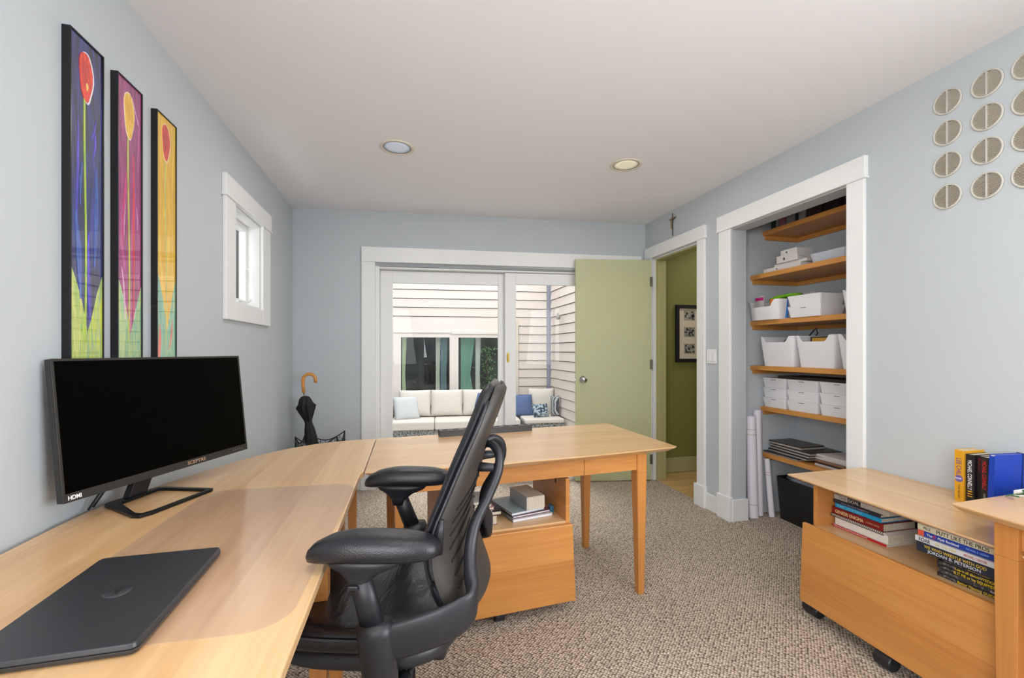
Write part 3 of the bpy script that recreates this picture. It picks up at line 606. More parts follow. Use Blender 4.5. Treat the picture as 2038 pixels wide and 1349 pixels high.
tag(box('eraser', (-.009, .009, -.02, .02, 0, .035), mat('teal_box', '2b6f8e', .5), None, .003), 'small teal blue block in the corner of the rolling cabinet shelf', 'block').location = (wx_, wy_, .4103)
for i, (x, a, lab) in enumerate(((.01, .2, 'left of the two clear plastic file folders behind the chair arm'), (.036, .12, 'right of the two clear plastic file folders behind the chair arm'))):
    wx_, wy_ = PW_(x+.02, .07); f = tag(empty('file_folder', (wx_, wy_, .4103), pa+.05), lab, 'folder', 'clear folders under the writing desk')
    f.rotation_euler = (0, -.0, pa+a*.4); box('folder_body', (0, .009, 0, .2, 0, .105), mat('clear_folder', 'a9a7a4', .15, spec=.8), f, .003)
# ================================================================== ON THE LEFT DESK
# ---- monitor
MA = math.atan2(2.012-1.395, -.632+.870)         # direction along the screen, left to right
mo = tag(empty('monitor', (-.751, 1.7035, DT)), 'large black flat screen monitor standing on the left desk', 'monitor')
mp_ = empty('m_', (0, 0, 0)); bpy.data.objects.remove(mp_)
TL = math.radians(6)
RMo = Matrix.Rotation(MA, 4, 'Z') @ Matrix.Rotation(-TL, 4, 'X')      # local x along, y away from viewer, z up
MW, MH = .661, .380; zb = .800-DT
Mm = Matrix.Translation((0, 0, zb)) @ RMo
def mlink(name, boxes, m, bevel=0, parent=None):
    bm = bmesh.new()
    for q in boxes: bx(bm, *q)
    bmesh.ops.transform(bm, matrix=Mm, verts=bm.verts); return link(name, bm, m, parent or mo, bevel=bevel)
h = MW/2
hs = mlink('housing', [(-h, h, .004, .022, 0, MH), (-.22, .22, .022, .05, .06, .30)], BEZEL, .003)
mlink('bezel', [(-h, h, 0, .004, 0, .023), (-h, h, 0, .004, MH-.007, MH), (-h, -h+.007, 0, .004, .023, MH-.007), (h-.007, h, 0, .004, .023, MH-.007)], BEZEL, .0006)
mlink('screen', [(-h+.007, h-.007, .0022, .004, .023, MH-.007)], SCREEN)
lo = Mm @ Vector((.048, -.0006, .0065)); xd = (RMo @ Vector((1, 0, 0))); yd = (RMo @ Vector((0, 0, 1)))
lettering('SCEPTRE', .011, mat('logo_silver', 'c9a890', .3, metal=.4), mo, lo, xd, yd, 'logo_lettering', .075, bold=.01)
lo = Mm @ Vector((-h+.012, -.0006, .006)); lettering('HDMI', .011, WINK, mo, lo, xd, yd, 'logo_lettering', .032, bold=.015)
mlink('button_marks', [(h-.045+.011*i-.03, h-.0435+.011*i-.03, -.0006, 0, .010, .0115) for i in range(5)], WINK)
# neck and frame-shaped foot
def MP(X, Y): return (X+.751, Y-1.7035)
bm = bmesh.new(); n0 = MP(-.862, 1.665); n1 = MP(-.80, 1.735)
def quad8(bm, a, b, w1, w2, z0, z1, ang):
    d = Vector((math.cos(ang), math.sin(ang), 0)); e = Vector((-d.y, d.x, 0)); P = []
    for c, ww, zz_ in ((a, w1, z0), (b, w2, z1)):
        c = Vector((c[0], c[1], zz_)); P += [c-d*ww-e*.012, c+d*ww-e*.012, c+d*ww+e*.012, c-d*ww+e*.012]
    hexa(bm, P)
nb0 = MP(-.852, 1.672); nb1 = MP(-.805, 1.715)
quad8(bm, nb0, nb1, .030, .030, .006, .20, MA); link('neck', bm, BLACKP, mo, bevel=.002)
A_, B_, C_, D_ = MP(-.893, 1.592), MP(-.728, 1.440), MP(-.630, 1.690), MP(-.823, 1.755)
def offs(P, Q, t): return (P[0]+(Q[0]-P[0])*t, P[1]+(Q[1]-P[1])*t)
cen = ((A_[0]+B_[0]+C_[0]+D_[0])/4, (A_[1]+B_[1]+C_[1]+D_[1])/4)
def chamf(Ps, t):
    out = []
    for i, p in enumerate(Ps): out += [offs(p, Ps[i-1], t[i]), offs(p, offs(offs(Ps[i-1], Ps[(i+1) % 4], .5), p, .45), t[i]*1.0), offs(p, Ps[(i+1) % 4], t[i])]
    return out
O = chamf([A_, B_, C_, D_], [.06, .16, .05, .12])
def shrink(p, d):
    v = Vector((p[0]-cen[0], p[1]-cen[1])); l_ = v.length; v = v*((l_-d)/l_); return (cen[0]+v.x, cen[1]+v.y)
I = [shrink(p, d) for p, d in zip(O, [.042, .04, .036, .022, .02, .02, .02, .03, .02, .02, .022, .03])]
bm = bmesh.new(); nO = len(O)
rings = []
for z_ in (.001, .010):
    rings.append([bm.verts.new((p[0], p[1], z_)) for p in O]); rings.append([bm.verts.new((p[0], p[1], z_)) for p in I])
o0, i0, o1, i1 = rings
for k in range(nO):
    q = (k+1) % nO
    bm.faces.new([o1[k], o1[q], i1[q], i1[k]]); bm.faces.new([o0[k], i0[k], i0[q], o0[q]]); bm.faces.new([o0[k], o0[q], o1[q], o1[k]]); bm.faces.new([i0[k], i1[k], i1[q], i0[q]])
bmesh.ops.recalc_face_normals(bm, faces=bm.faces); link('foot', bm, BLACKM, mo, bevel=.0015)
bm = bmesh.new()
tube(bm, [(MP(-.80, 1.72)+(.20,)), (MP(-.86, 1.66)+(.12,)), (MP(-.90, 1.60)+(.05,)), (MP(-.912, 1.56)+(.004,))], .003, 8)
tube(bm, [(MP(-.80, 1.735)+(.20,)), (MP(-.865, 1.69)+(.12,)), (MP(-.903, 1.63)+(.05,)), (MP(-.914, 1.585)+(.004,))], .003, 8)
link('cable', bm, BLACK, mo, True)
# ---- clear desk mat
dm = tag(empty('desk_mat', (-.42, 1.26, DT)), 'clear plastic desk mat with rounded corners lying on the left desk under the laptop', 'desk mat')
bm = bmesh.new(); Pm = rrect(-.235, .232, -.43, .42, .075, 8); Pm = [rot(x, y, -.03) for x, y in Pm]
prism(bm, Pm, .0003, .0018)
MATP = bpy.data.materials.new('clear_mat'); MATP.use_nodes = True; n_ = MATP.node_tree.nodes; l_ = MATP.node_tree.links; n_.remove(n_['Principled BSDF'])
t_ = n_.new('ShaderNodeBsdfTransparent'); t_.inputs[0].default_value = (.985, .975, .98, 1); g_ = n_.new('ShaderNodeBsdfGlossy'); g_.inputs['Roughness'].default_value = .13
d_ = n_.new('ShaderNodeBsdfDiffuse'); d_.inputs[0].default_value = (.75, .66, .62, 1)
f_ = n_.new('ShaderNodeFresnel'); f_.inputs[0].default_value = 1.5; x1 = n_.new('ShaderNodeMixShader'); x1.inputs[0].default_value = .06; x2 = n_.new('ShaderNodeMixShader')
l_.new(t_.outputs[0], x1.inputs[1]); l_.new(d_.outputs[0], x1.inputs[2]); ge_ = n_.new('ShaderNodeNewGeometry'); su_ = n_.new('ShaderNodeMath'); su_.operation = 'SUBTRACT'; su_.inputs[0].default_value = 1; l_.new(ge_.outputs['Backfacing'], su_.inputs[1]); mu_ = n_.new('ShaderNodeMath'); mu_.operation = 'MULTIPLY'; l_.new(f_.outputs[0], mu_.inputs[0]); l_.new(su_.outputs[0], mu_.inputs[1]); l_.new(mu_.outputs[0], x2.inputs[0]); l_.new(x1.outputs[0], x2.inputs[1]); l_.new(g_.outputs[0], x2.inputs[2]); l_.new(x2.outputs[0], n_['Material Output'].inputs[0])
link('mat_sheet', bm, MATP, dm)
# ---- laptop
lp = tag(empty('laptop', (-.528, .977, DT+.0019), math.radians(1.5)), 'closed dark grey laptop lying on the clear desk mat', 'laptop')
LD = mat('laptop_dark', '2c2d31', .38, bump=.08, bscale=900, var=.03)
bm = bmesh.new(); prism(bm, rrect(-.114, .114, -.175, .175, .012), .0005, .009, top=rrect(-.117, .117, -.178, .178, .013)); link('base', bm, LD, lp, bevel=.0015)
bm = bmesh.new(); prism(bm, rrect(-.117, .117, -.178, .178, .013), .0098, .0185, top=rrect(-.115, .115, -.176, .176, .012)); link('lid', bm, LD, lp, bevel=.002)
bm = bmesh.new(); lathe(bm, [(0, .0193), (.0195, .0193), (.021, .0187), (.021, .0184)], 40, (0, .005, 0)); em = link('emblem', bm, mat('emblem_grey', '4a4b50', .3, metal=.5), lp, True)
lettering('DELL', .0085, mat('emblem_dark', '1d1d20', .3), em, (.0045, -.008, .0194), (0, 1, 0), (-1, 0, 0), 'lettering', .026)
box('port', [(-.095, -.083, -.179, -.176, .0035, .0075)], BLACK, lp)
us = tag(empty('usb_receiver', (-.585, .80, DT+.003)), 'small metal usb plug sticking out of the laptop at the lower left picture corner', 'usb plug')
bm = bmesh.new(); bx(bm, -.007, .007, -.03, .0, .0015, .006); bmesh.ops.rotate(bm, cent=(0, 0, 0), matrix=Matrix.Rotation(-.35, 3, 'Z'), verts=bm.verts); link('plug_body', bm, mat('usb_metal', 'b9ae8e', .25, metal=.9), us, bevel=.001)
bm = bmesh.new(); bx(bm, -.0055, .0055, -.0325, -.03, .002, .0055); bmesh.ops.rotate(bm, cent=(0, 0, 0), matrix=Matrix.Rotation(-.35, 3, 'Z'), verts=bm.verts); link('plug_tip', bm, mat('usb_blue', '3a3fae', .3), us)

# ================================================================== PAINTINGS ON THE LEFT WALL
def brushed(name, c1, c2, c3=None, sx=4, sz=40):
    m = bpy.data.materials.new(name); m.use_nodes = True; n = m.node_tree.nodes; l = m.node_tree.links; b = n['Principled BSDF']
    b.inputs['Roughness'].default_value = .5; b.inputs['Coat Weight'].default_value = 1; b.inputs['Coat Roughness'].default_value = .01; b.inputs['Coat IOR'].default_value = 1.85
    tc = n.new('ShaderNodeTexCoord'); mp = n.new('ShaderNodeMapping'); mp.inputs['Scale'].default_value = (1, sz, sx); l.new(tc.outputs['Object'], mp.inputs[0])
    nz = n.new('ShaderNodeTexNoise'); nz.inputs['Scale'].default_value = 1; nz.inputs['Detail'].default_value = 3; nz.inputs['Distortion'].default_value = 1.6; l.new(mp.outputs[0], nz.inputs['Vector'])
    r = n.new('ShaderNodeValToRGB'); e = r.color_ramp.elements; e[0].position = .38; e[0].color = lin(c1); e[1].position = .62; e[1].color = lin(c2)
    if c3: q = e.new(.72); q.color = lin(c3)
    l.new(nz.outputs['Fac'], r.inputs[0]); l.new(r.outputs[0], b.inputs['Base Color']); return m
FRM = mat('frame_black', '0d0b10', .3)
def painting(y0, y1, label, bgm, fl, stem, leaf1, leaf2, strokes, fz, zs, extra, group='tulip paintings'):
    zt, zbt = 2.113, 1.125; W = y1-y0; Hh = zt-zbt
    t = tag(empty('framed_painting', (XL, y0, zbt)), label, 'painting', group)
    e = .0045
    box('frame', [(0, .022, 0, e, 0, Hh), (0, .022, W-e, W, 0, Hh), (0, .022, e, W-e, 0, e), (0, .022, e, W-e, Hh-e, Hh), (0, .004, e, W-e, e, Hh-e)], FRM, t, .0008)
    pr = box('canvas', (.004, .018, e, W-e, e, Hh-e), bgm, t)
    def Z(v): return v-zbt
    lay = [0]
    def blob(pts, m, nm):
        lay[0] += 1; x = .0181+.00012*lay[0]; bm = bmesh.new(); 
        v = [bm.verts.new((x, p[0], p[1])) for p in pts]; u = [bm.verts.new((.0178, p[0], p[1])) for p in pts]
        f = bm.faces.new(v); bmesh.ops.recalc_face_normals(bm, faces=bm.faces)
        for k in range(len(pts)): bm.faces.new([v[k], v[(k+1) % len(pts)], u[(k+1) % len(pts)], u[k]])
        bmesh.ops.recalc_face_normals(bm, faces=bm.faces); link(nm, bm, m, pr)
    # leaves
    L1, L2 = leaf1, leaf2
    ztl = Z(zs)
    blob([(e, e), (W*.52, e), (W*.50, ztl*.45), (W*.34, ztl*.72), (W*.14, ztl*.93), (e, ztl*1.02)], L1, 'painted_leaf')
    blob([(W*.46, e), (W-e, e), (W-e, ztl*.96), (W*.82, ztl*.80), (W*.62, ztl*.52), (W*.52, ztl*.42)], L2, 'painted_leaf')
    blob([(W*.28, e), (W*.42, e), (W*.47, ztl*.35), (W*.40, ztl*.5), (W*.30, ztl*.3)], leaf2, 'painted_leaf')
    for (a, b, c, d, wd, m) in strokes:
        n = 8; P = []
        for k in range(n+1):
            s = k/n; P.append((a+(c-a)*s+.006*math.sin(3*s+a*50), Z(b+(d-b)*s), wd*math.sin(PI*(s*.9+.05))))
        blob([(p[0]-p[2], p[1]) for p in P]+[(p[0]+p[2], p[1]) for p in P[::-1]], m, 'brush_stroke')
    st0 = fz[0]-(fz[2])+.01; n = 14; xs = lambda s: W*.45+.004*math.sin(s*5)+(fz[3])*(1-s)
    P = [(xs(k/n), .10+(Z(st0)-.10)*k/n) for k in range(n+1)]
    blob([(p[0]-.0032, p[1]) for p in P]+[(p[0]+.0032, p[1]) for p in P[::-1]], stem, 'painted_stem')
    cy, cz, rz_, _ = W*.45+.002, Z(fz[0]), fz[2], 0; ry_ = fz[1]
    def egg(k, s, jit, dy=0, dz=0, tw=.18):
        out = []
        for i in range(k):
            a = 2*PI*i/k; r = 1+jit*math.sin(a*3+1)+jit*.6*math.cos(5*a)
            yy = ry_*s*math.cos(a)*r*(1+.16*math.sin(a)); z2 = rz_*s*math.sin(a)*r
            out.append((cy+dy+yy+tw*.3*(-z2)*.5, cz+dz+z2))
        return out
    for s, m, dy, dz in extra: blob(egg(22, s, .05, dy, dz), m, 'painted_petal')
def pm(name, a, b, sx=8, sz=70): return brushed(name, a, b, None, sx, sz)
vio = pm('stroke_violet', '3a2fa8', '6a4fe0'); blu = pm('stroke_blue', '2c4a9a', '4a6ac0'); mag = pm('stroke_magenta', 'c01f6a', 'e0408a'); lil = pm('stroke_lilac', 'c07ab0', 'e4b8d4'); redd = pm('stroke_red', 'b81e3a', 'd83a4a')
painting(1.503, 1.647, 'framed tulip painting with a red flower on dark blue, leftmost of the three', brushed('paint_navy', '14142e', '26357e', '3a3a9a', 3, 30), None, pm('stem_green', '8fb832', 'b4cc3c'), pm('leaf_lime', '7fae4a', 'c8d070', 6, 60), pm('leaf_yellow', 'c4cf3a', '8ab07a', 6, 60),
    [(.03, 1.88, .035, 1.50, .004, vio), (.115, 1.90, .085, 1.83, .003, vio), (.112, 1.86, .095, 1.78, .003, vio), (.115, 1.75, .10, 1.45, .009, blu), (.02, 1.60, .05, 1.35, .009, blu), (.085, 1.55, .075, 1.3, .005, vio), (.045, 1.75, .05, 1.62, .003, blu)],
    (2.004, .027, .072, -.002), 1.44, [(1.05, pm('petal_white', 'd8d8e8', 'f0e8f0'), .004, 0), (1.0, pm('petal_red', 'c8180c', 'f04018', 20, 60), 0, 0), (.55, pm('petal_crimson', 'b41410', 'e0301a', 20, 60), -.002, .008), (.16, pm('petal_yellow', 'e8b84a', 'f4d878'), .004, -.026)])
painting(1.714, 1.856, 'framed tulip painting with a yellow flower on magenta, middle of the three', brushed('paint_magenta', '7c1f5c', 'a83a80', 'c0508c', 3, 34), None, pm('stem_olive', 'a0a83a', 'c4c850'), pm('leaf_mint', '7fb890', 'b8cc80', 6, 60), pm('leaf_green', '6aa884', 'a4bc70', 6, 60),
    [(.045, 1.80, .04, 1.55, .006, mag), (.10, 1.88, .085, 1.30, .006, redd), (.04, 1.70, .045, 1.58, .003, lil), (.112, 1.70, .108, 1.62, .003, lil), (.02, 1.48, .05, 1.3, .004, lil), (.09, 2.07, .12, 1.98, .003, lil)],
    (1.998, .027, .076, .0), 1.44, [(1.06, pm('petal_cream', 'e8d4b0', 'f4ecd8'), 0, 0), (1.0, pm('petal_gold', 'e0a010', 'f0c83a', 20, 60), 0, 0), (.55, pm('petal_amber', 'd8940c', 'ecb82a', 20, 60), .002, .004)])
painting(1.950, 2.098, 'framed tulip painting with a red flower on yellow, rightmost of the three', brushed('paint_yellow', 'd9a414', 'ecbe28', 'f2cc40', 3, 34), None, pm('stem_pale', 'a8a85a', 'c8cc7a'), pm('leaf_teal', '4f9e8c', '8ab89a', 6, 60), pm('leaf_aqua', '5aa894', 'a0c08a', 6, 60),
    [(.02, 1.30, .02, 1.14, .010, pm('stroke_coral', 'd85a4a', 'f07a6a')), (.12, 1.32, .09, 1.2, .005, pm('stroke_coral2', 'd85a4a', 'f07a6a'))],
    (2.014, .028, .070, .002), 1.50, [(1.1, pm('petal_peach', 'f0c88a', 'f4d4a0'), .002, -.003), (1.0, pm('petal_scarlet', 'c8181a', 'e03828', 20, 60), 0, 0), (.5, pm('petal_ruby', 'b01418', 'd02a22', 20, 60), -.003, .004)])

# ================================================================== TASK CHAIR (local +x forward, +y to the camera side)
ch = tag(empty('office_chair', (-.003, 1.253, 0), math.radians(165)), 'black leather high-back office chair turned towards the left desk', 'chair')
def interp(T_, x):
    for (a, b), (c, d) in zip(T_, T_[1:]):
        if x <= c: 
            s = (x-a)/(c-a); s = max(0, min(1, s)); return b+(d-b)*s
    return T_[-1][1]
PROF = [(.55, -.170), (.60, -.142), (.65, -.122), (.70, -.106), (.75, -.099), (.80, -.108), (.86, -.134), (.93, -.162), (1.0, -.193), (1.05, -.212), (1.09, -.226), (1.13, -.240)]
WID = [(.55, .19), (.60, .215), (.68, .235), (.80, .232), (.90, .21), (1.0, .18), (1.06, .155), (1.10, .13), (1.125, .10)]
def CUR_(z_): return .050 if z_ < .72 else max(.014, .050-.036*(z_-.72)/.25)
def smooth_i(T_, x):
    return (interp(T_, x-.02)+interp(T_, x)+interp(T_, x+.02))/3
def backsheet(name, x_off, thick, grow, z0, z1, m, puff=.0, par=ch, nz_=36, ny=20):
    bm = bmesh.new(); F = []; B = []
    for i in range(nz_+1):
        t = i/nz_; z_ = z0+(z1-z0)*t
        wd = smooth_i(WID, z_)+grow
        # round the top and bottom corners
        e = min(t, 1-t)*nz_/5
        if e < 1: wd *= .80+.20*math.sqrt(max(0, 1-(1-e)**2)) if t > .5 else .90+.1*math.sqrt(max(0, 1-(1-e)**2))
        cur = CUR_(z_)
        rowF, rowB = [], []
        for j in range(ny+1):
            s = -1+2*j/ny; y = wd*s; xm = smooth_i(PROF, z_)-cur+cur*s*s
            edge = min(1, (1-abs(s))*6, min(t, 1-t)*nz_/2.0); ee = math.sqrt(max(0, 1-(1-edge)**2))
            rowF.append(bm.verts.new((xm+x_off+puff*ee, y, z_))); rowB.append(bm.verts.new((xm+x_off-thick*ee-.0012, y, z_)))
        F.append(rowF); B.append(rowB)
    for i in range(nz_):
        for j in range(ny):
            bm.faces.new([F[i][j], F[i][j+1], F[i+1][j+1], F[i+1][j]][::-1]); bm.faces.new([B[i][j], B[i][j+1], B[i+1][j+1], B[i+1][j]])
    loop = [(0, j) for j in range(ny)]+[(i, ny) for i in range(nz_)]+[(nz_, j) for j in range(ny, 0, -1)]+[(i, 0) for i in range(nz_, 0, -1)]
    for k in range(len(loop)):
        a, b = loop[k], loop[(k+1) % len(loop)]
        bm.faces.new([F[a[0]][a[1]], F[b[0]][b[1]], B[b[0]][b[1]], B[a[0]][a[1]]])
    bmesh.ops.recalc_face_normals(bm, faces=bm.faces); return link(name, bm, m, par, True)
backsheet('backrest_cushion', 0, .018, 0, .565, 1.118, LEATHER, .018)
shell = backsheet('backrest_shell', -.018, .014, .004, .575, 1.112, GREYP if False else mat('shell_charcoal', '35322f', .5, bump=.1, bscale=700))
# piping seam between cushion and shell
def edge_pts(z_, s, off, grow):
    cur = CUR_(z_); return (smooth_i(PROF, z_)+off, s*(smooth_i(WID, z_)+grow), z_)
for s in (1, -1):
    bm = bmesh.new(); tube(bm, [edge_pts(.60+.48*i/24, s, -.014, .004) for i in range(25)], .0045, 8); link('edge_piping', bm, LEATHER, ch, True)
# lumbar slots across the lower shell
bm = bmesh.new()
for i in range(7):
    z0_ = .655+.030*i
    for s in (1, -1):
        pts_ = []
        for k in range(9):
            t = k/8; y = s*(.19-.15*t); z_ = z0_+.045*t; sy = y/(smooth_i(WID, z_)+.004); cur = CUR_(z_)
            pts_.append((smooth_i(PROF, z_)-cur+cur*sy*sy-.018-.0165, y, z_))
        tube(bm, pts_, [(.0014+.0016*math.sin(PI*k/8), .0030) for k in range(9)], 6)
link('lumbar_slots', bm, BLACK, shell)
for s in (1, -1):
    bm = bmesh.new(); q = edge_pts(.79, s, -.028, .004); tube(bm, [(q[0], q[1], .755), (q[0]-.004, q[1]+s*.004, .80), (q[0]-.008, q[1]+s*.003, .83)], [.009, .008, .005], 8); link('lumbar_slider', bm, BLACKP, ch, True)
# wishbone uprights and the side bands that carry the arms
for s in (1, -1):
    P = [(-.212, .025, .950), (-.236, .045, .955), (-.256, .062, .935), (-.256, .080, .895), (-.232, .105, .838), (-.205, .135, .785), (-.196, .160, .735), (-.199, .185, .69), (-.206, .208, .655), (-.198, .236, .634), (-.15, .260, .614), (-.07, .270, .590), (-.01, .274, .576)]
    R_ = [(.010, .009), (.011, .010), (.011, .012), (.012, .012), (.013, .012), (.014, .013), (.015, .015), (.016, .023), (.015, .032), (.013, .038), (.011, .040), (.011, .040), (.012, .040)]
    # refine with Catmull-Rom
    Q, RR = [], []
    for i in range(len(P)-1):
        p0, p1, p2, p3 = [Vector(P[max(0, min(len(P)-1, k))]) for k in (i-1, i, i+1, i+2)]
        for k in range(4):
            t = k/4; Q.append(.5*((2*p1)+(-p0+p2)*t+(2*p0-5*p1+4*p2-p3)*t*t+(-p0+3*p1-3*p2+p3)*t**3)); RR.append(tuple(a+(b-a)*t for a, b in zip(R_[i], R_[i+1])))
    Q.append(Vector(P[-1])); RR.append(R_[-1]); Q = [Vector((v.x, v.y*s, v.z)) for v in Q]
    bm = bmesh.new(); tube(bm, Q, RR, 14); link('back_upright', bm, BLACKP, ch, True)
bm = bmesh.new(); tube(bm, [(-.214, -.04, .95), (-.214, .04, .95)], .010, 10); tube(bm, [(-.20, 0, .945), (-.216, 0, .95)], .013, 10); link('back_pivot', bm, BLACKP, ch, True)
for s in (1, -1):
    bm = bmesh.new(); tube(bm, [(-.18, s*.055, .90), (-.246, s*.078, .903)], [.014, .010], 10); link('back_peg', bm, BLACKP, ch, True)
# seat
def seat_mesh(z0, z1, x0, x1, hw, pw, dome, m, name):
    bm = bmesh.new(); n = 40; rings = []
    for (f, zz_) in ((.90, z0), (.985, z0+.008), (1.0, (z0+z1)/2), (.985, z1-.008), (.93, z1), (.75, z1+dome*.6), (.45, z1+dome), (.15, z1+dome), (.0, z1+dome)):
        ring = []
        for k in range(n):
            a = 2*PI*k/n; ca, sa = math.cos(a), math.sin(a)
            cx_ = (x0+x1)/2; rx_ = (x1-x0)/2
            X = cx_+f*rx_*math.copysign(abs(ca)**pw, ca); Y = f*hw*math.copysign(abs(sa)**pw, sa)
            drop = .024*max(0, (X-cx_)/rx_-.45)**1.5*1.6; wng = .012*(abs(Y)/hw)**2 if f > .5 and zz_ > (z0+z1)/2 else 0
            ring.append(bm.verts.new((X, Y, zz_-drop+wng-(.02 if False else 0))))
        rings.append(ring)
    for a, b in zip(rings, rings[1:]):
        for k in range(n): bm.faces.new([a[k], a[(k+1) % n], b[(k+1) % n], b[k]])
    bm.faces.new(rings[0][::-1]); bmesh.ops.remove_doubles(bm, verts=bm.verts, dist=1e-5); bmesh.ops.recalc_face_normals(bm, faces=bm.faces)
    return link(name, bm, m, ch, True, sub=1)
SEATL = bpy.data.materials.new('seat_leather'); SEATL.use_nodes = True; nn = SEATL.node_tree.nodes; ll = SEATL.node_tree.links; b_ = nn['Principled BSDF']
b_.inputs['Base Color'].default_value = lin('17181c'); b_.inputs['Roughness'].default_value = .22
tc_ = nn.new('ShaderNodeTexCoord'); mp1 = nn.new('ShaderNodeMapping'); mp1.inputs['Scale'].default_value = (30, 6, 6); no_ = nn.new('ShaderNodeTexNoise'); no_.inputs['Scale'].default_value = 1; no_.inputs['Detail'].default_value = 3; no_.inputs['Distortion'].default_value = 1
bu_ = nn.new('ShaderNodeBump'); bu_.inputs['Strength'].default_value = .25; bu_.inputs['Distance'].default_value = .01
ll.new(tc_.outputs['Object'], mp1.inputs[0]); ll.new(mp1.outputs[0], no_.inputs['Vector']); ll.new(no_.outputs['Fac'], bu_.inputs['Height']); ll.new(bu_.outputs[0], b_.inputs['Normal'])
seat_mesh(.522, .580, -.175, .305, .247, .62, .002, SEATL, 'seat_cushion')
seat_mesh(.480, .520, -.165, .285, .237, .62, 0, BLACKP, 'seat_pan')
bm = bmesh.new(); n = 60
cxs, rxs = .065, .242
P = []
for k in range(n):
    a = 2*PI*k/n; ca, sa = math.cos(a), math.sin(a); X = cxs+rxs*math.copysign(abs(ca)**.62, ca); Y = .249*math.copysign(abs(sa)**.62, sa); P.append((X, Y, .568-.024*max(0, (X-.065)/.24-.45)**1.5*1.6))
tube(bm, P+[P[0]], .0022, 6, cap=False); link('seat_stitching', bm, mat('stitching', '3a3a40', .6), ch)
# arms
for s, nm, dx in ((1, 'near', -.0), (-1, 'far', .065)):
    yc = .262*s
    # sleeve
    bm = bmesh.new(); tube(bm, [(-.005+dx*.8, yc+s*.01, .622), (-.008+dx*.75, yc+s*.01, .60), (-.018+dx*.4, yc+s*.008, .50), (-.022, yc-s*.01, .455), (-.024, yc-s*.07, .442), (-.024, yc-s*.17, .45)], [(.029, .038), (.029, .040), (.028, .038), (.024, .028), (.022, .022), (.02, .02)], 14, up=(1, 0, 0)); link('arm_sleeve', bm, BLACKP, ch, True)
    ap = empty('armrest', (dx, yc, 0)); ap.parent = ch
    bm = bmesh.new(); tube(bm, [(-.005-dx*.2, s*.008, .60), (.035, 0, .735)], [(.017, .026), (.016, .024)], 14, up=(1, 0, 0)); link('arm_post', bm, BLACKP, ap, True)
    bm = bmesh.new()
    lv = [(.021, .017, .690, .030), (.025, .018, .708, .030), (.044, .021, .726, .028), (.075, .026, .741, .022), (.086, .030, .757, .018)]
    rr_ = []
    for rx_, ry_, zz_, cx_ in lv: rr_.append([bm.verts.new((cx_+rx_*math.copysign(abs(math.cos(2*PI*k/24))**.8, math.cos(2*PI*k/24)), ry_*math.copysign(abs(math.sin(2*PI*k/24))**.8, math.sin(2*PI*k/24)), zz_)) for k in range(24)])
    for a, b in zip(rr_, rr_[1:]):
        for k in range(24): bm.faces.new([a[k], a[(k+1) % 24], b[(k+1) % 24], b[k]])
    bm.faces.new(rr_[0][::-1]); bm.faces.new(rr_[-1]); link('arm_bracket', bm, BLACKP, ap, True)
    bm = bmesh.new(); rings = []
    for f, zz_ in ((.90, .762), (1.0, .768), (1.02, .778), (.99, .790), (.90, .800), (.70, .808), (.4, .812), (.0, .813)):
        ring = []
        for k in range(36):
            a = 2*PI*k/36; ca, sa = math.cos(a), math.sin(a)
            X = .142*f*math.copysign(abs(ca)**.72, ca); Y = (.046 if X < 0 else .046-.10*X*X*5)*f*math.copysign(abs(sa)**.7, sa)
            ring.append(bm.verts.new((X, Y, zz_-.022*max(0, X/.142-.1)**2)))
        rings.append(ring)
    for a, b in zip(rings, rings[1:]):
        for k in range(36): bm.faces.new([a[k], a[(k+1) % 36], b[(k+1) % 36], b[k]])
    bm.faces.new(rings[0][::-1]); bmesh.ops.remove_doubles(bm, verts=bm.verts, dist=1e-5); bmesh.ops.recalc_face_normals(bm, faces=bm.faces); link('arm_pad', bm, LEATHER, ap, True)
    box('arm_button', (.025, .047, s*.021-.004, s*.021+.004, .697, .706), BLACKP, ap, .002)
# mechanism, column, base
box('tilt_mechanism', (-.12, .12, -.07, .07, .40, .478), BLACKP, ch, .012)
bm = bmesh.new(); tube(bm, [(-.06, .07, .44), (-.055, .175, .452), (-.05, .205, .452)], [.007, .007, .006], 8); lathe(bm, [(0, -.03), (.016, -.03), (.019, -.02), (.019, .02), (.016, .03), (0, .03)], 18, (-.05, .225, .452), 0, 'Y'); link('adjustment_knob', bm, BLACKP, ch, True)
bm = bmesh.new(); tube(bm, [(-.10, .06, .43), (-.14, .10, .49), (-.155, .12, .55)], [.014, .013, .011], 10); link('tilt_arm', bm, BLACKP, ch, True)
bm = bmesh.new(); tube(bm, [(-.10, -.06, .43), (-.14, -.10, .49), (-.155, -.12, .55)], [.014, .013, .011], 10); link('tilt_arm', bm, BLACKP, ch, True)
bm = bmesh.new(); lathe(bm, [(.030, .09), (.030, .25), (.024, .26), (.024, .40)], 20); link('gas_column', bm, BLACKM, ch, True)
bm = bmesh.new(); lathe(bm, [(.0, .075), (.05, .075), (.055, .12), (.035, .14), (0, .14)], 24); link('base_hub', bm, BLACKP, ch, True)
for i in range(5):
    a = math.radians(-116+72*i); d = Vector((math.cos(a), math.sin(a), 0))
    bm = bmesh.new(); tube(bm, [d*.03+Vector((0, 0, .11)), d*.18+Vector((0, 0, .10)), d*.30+Vector((0, 0, .075))], [(.026, .022), (.021, .017), (.017, .012)], 12); leg = link('base_leg', bm, BLACKP, ch, True)
    caster(ch, d.x*.30, d.y*.30, .027, .05, a+.6, .07, 'caster')
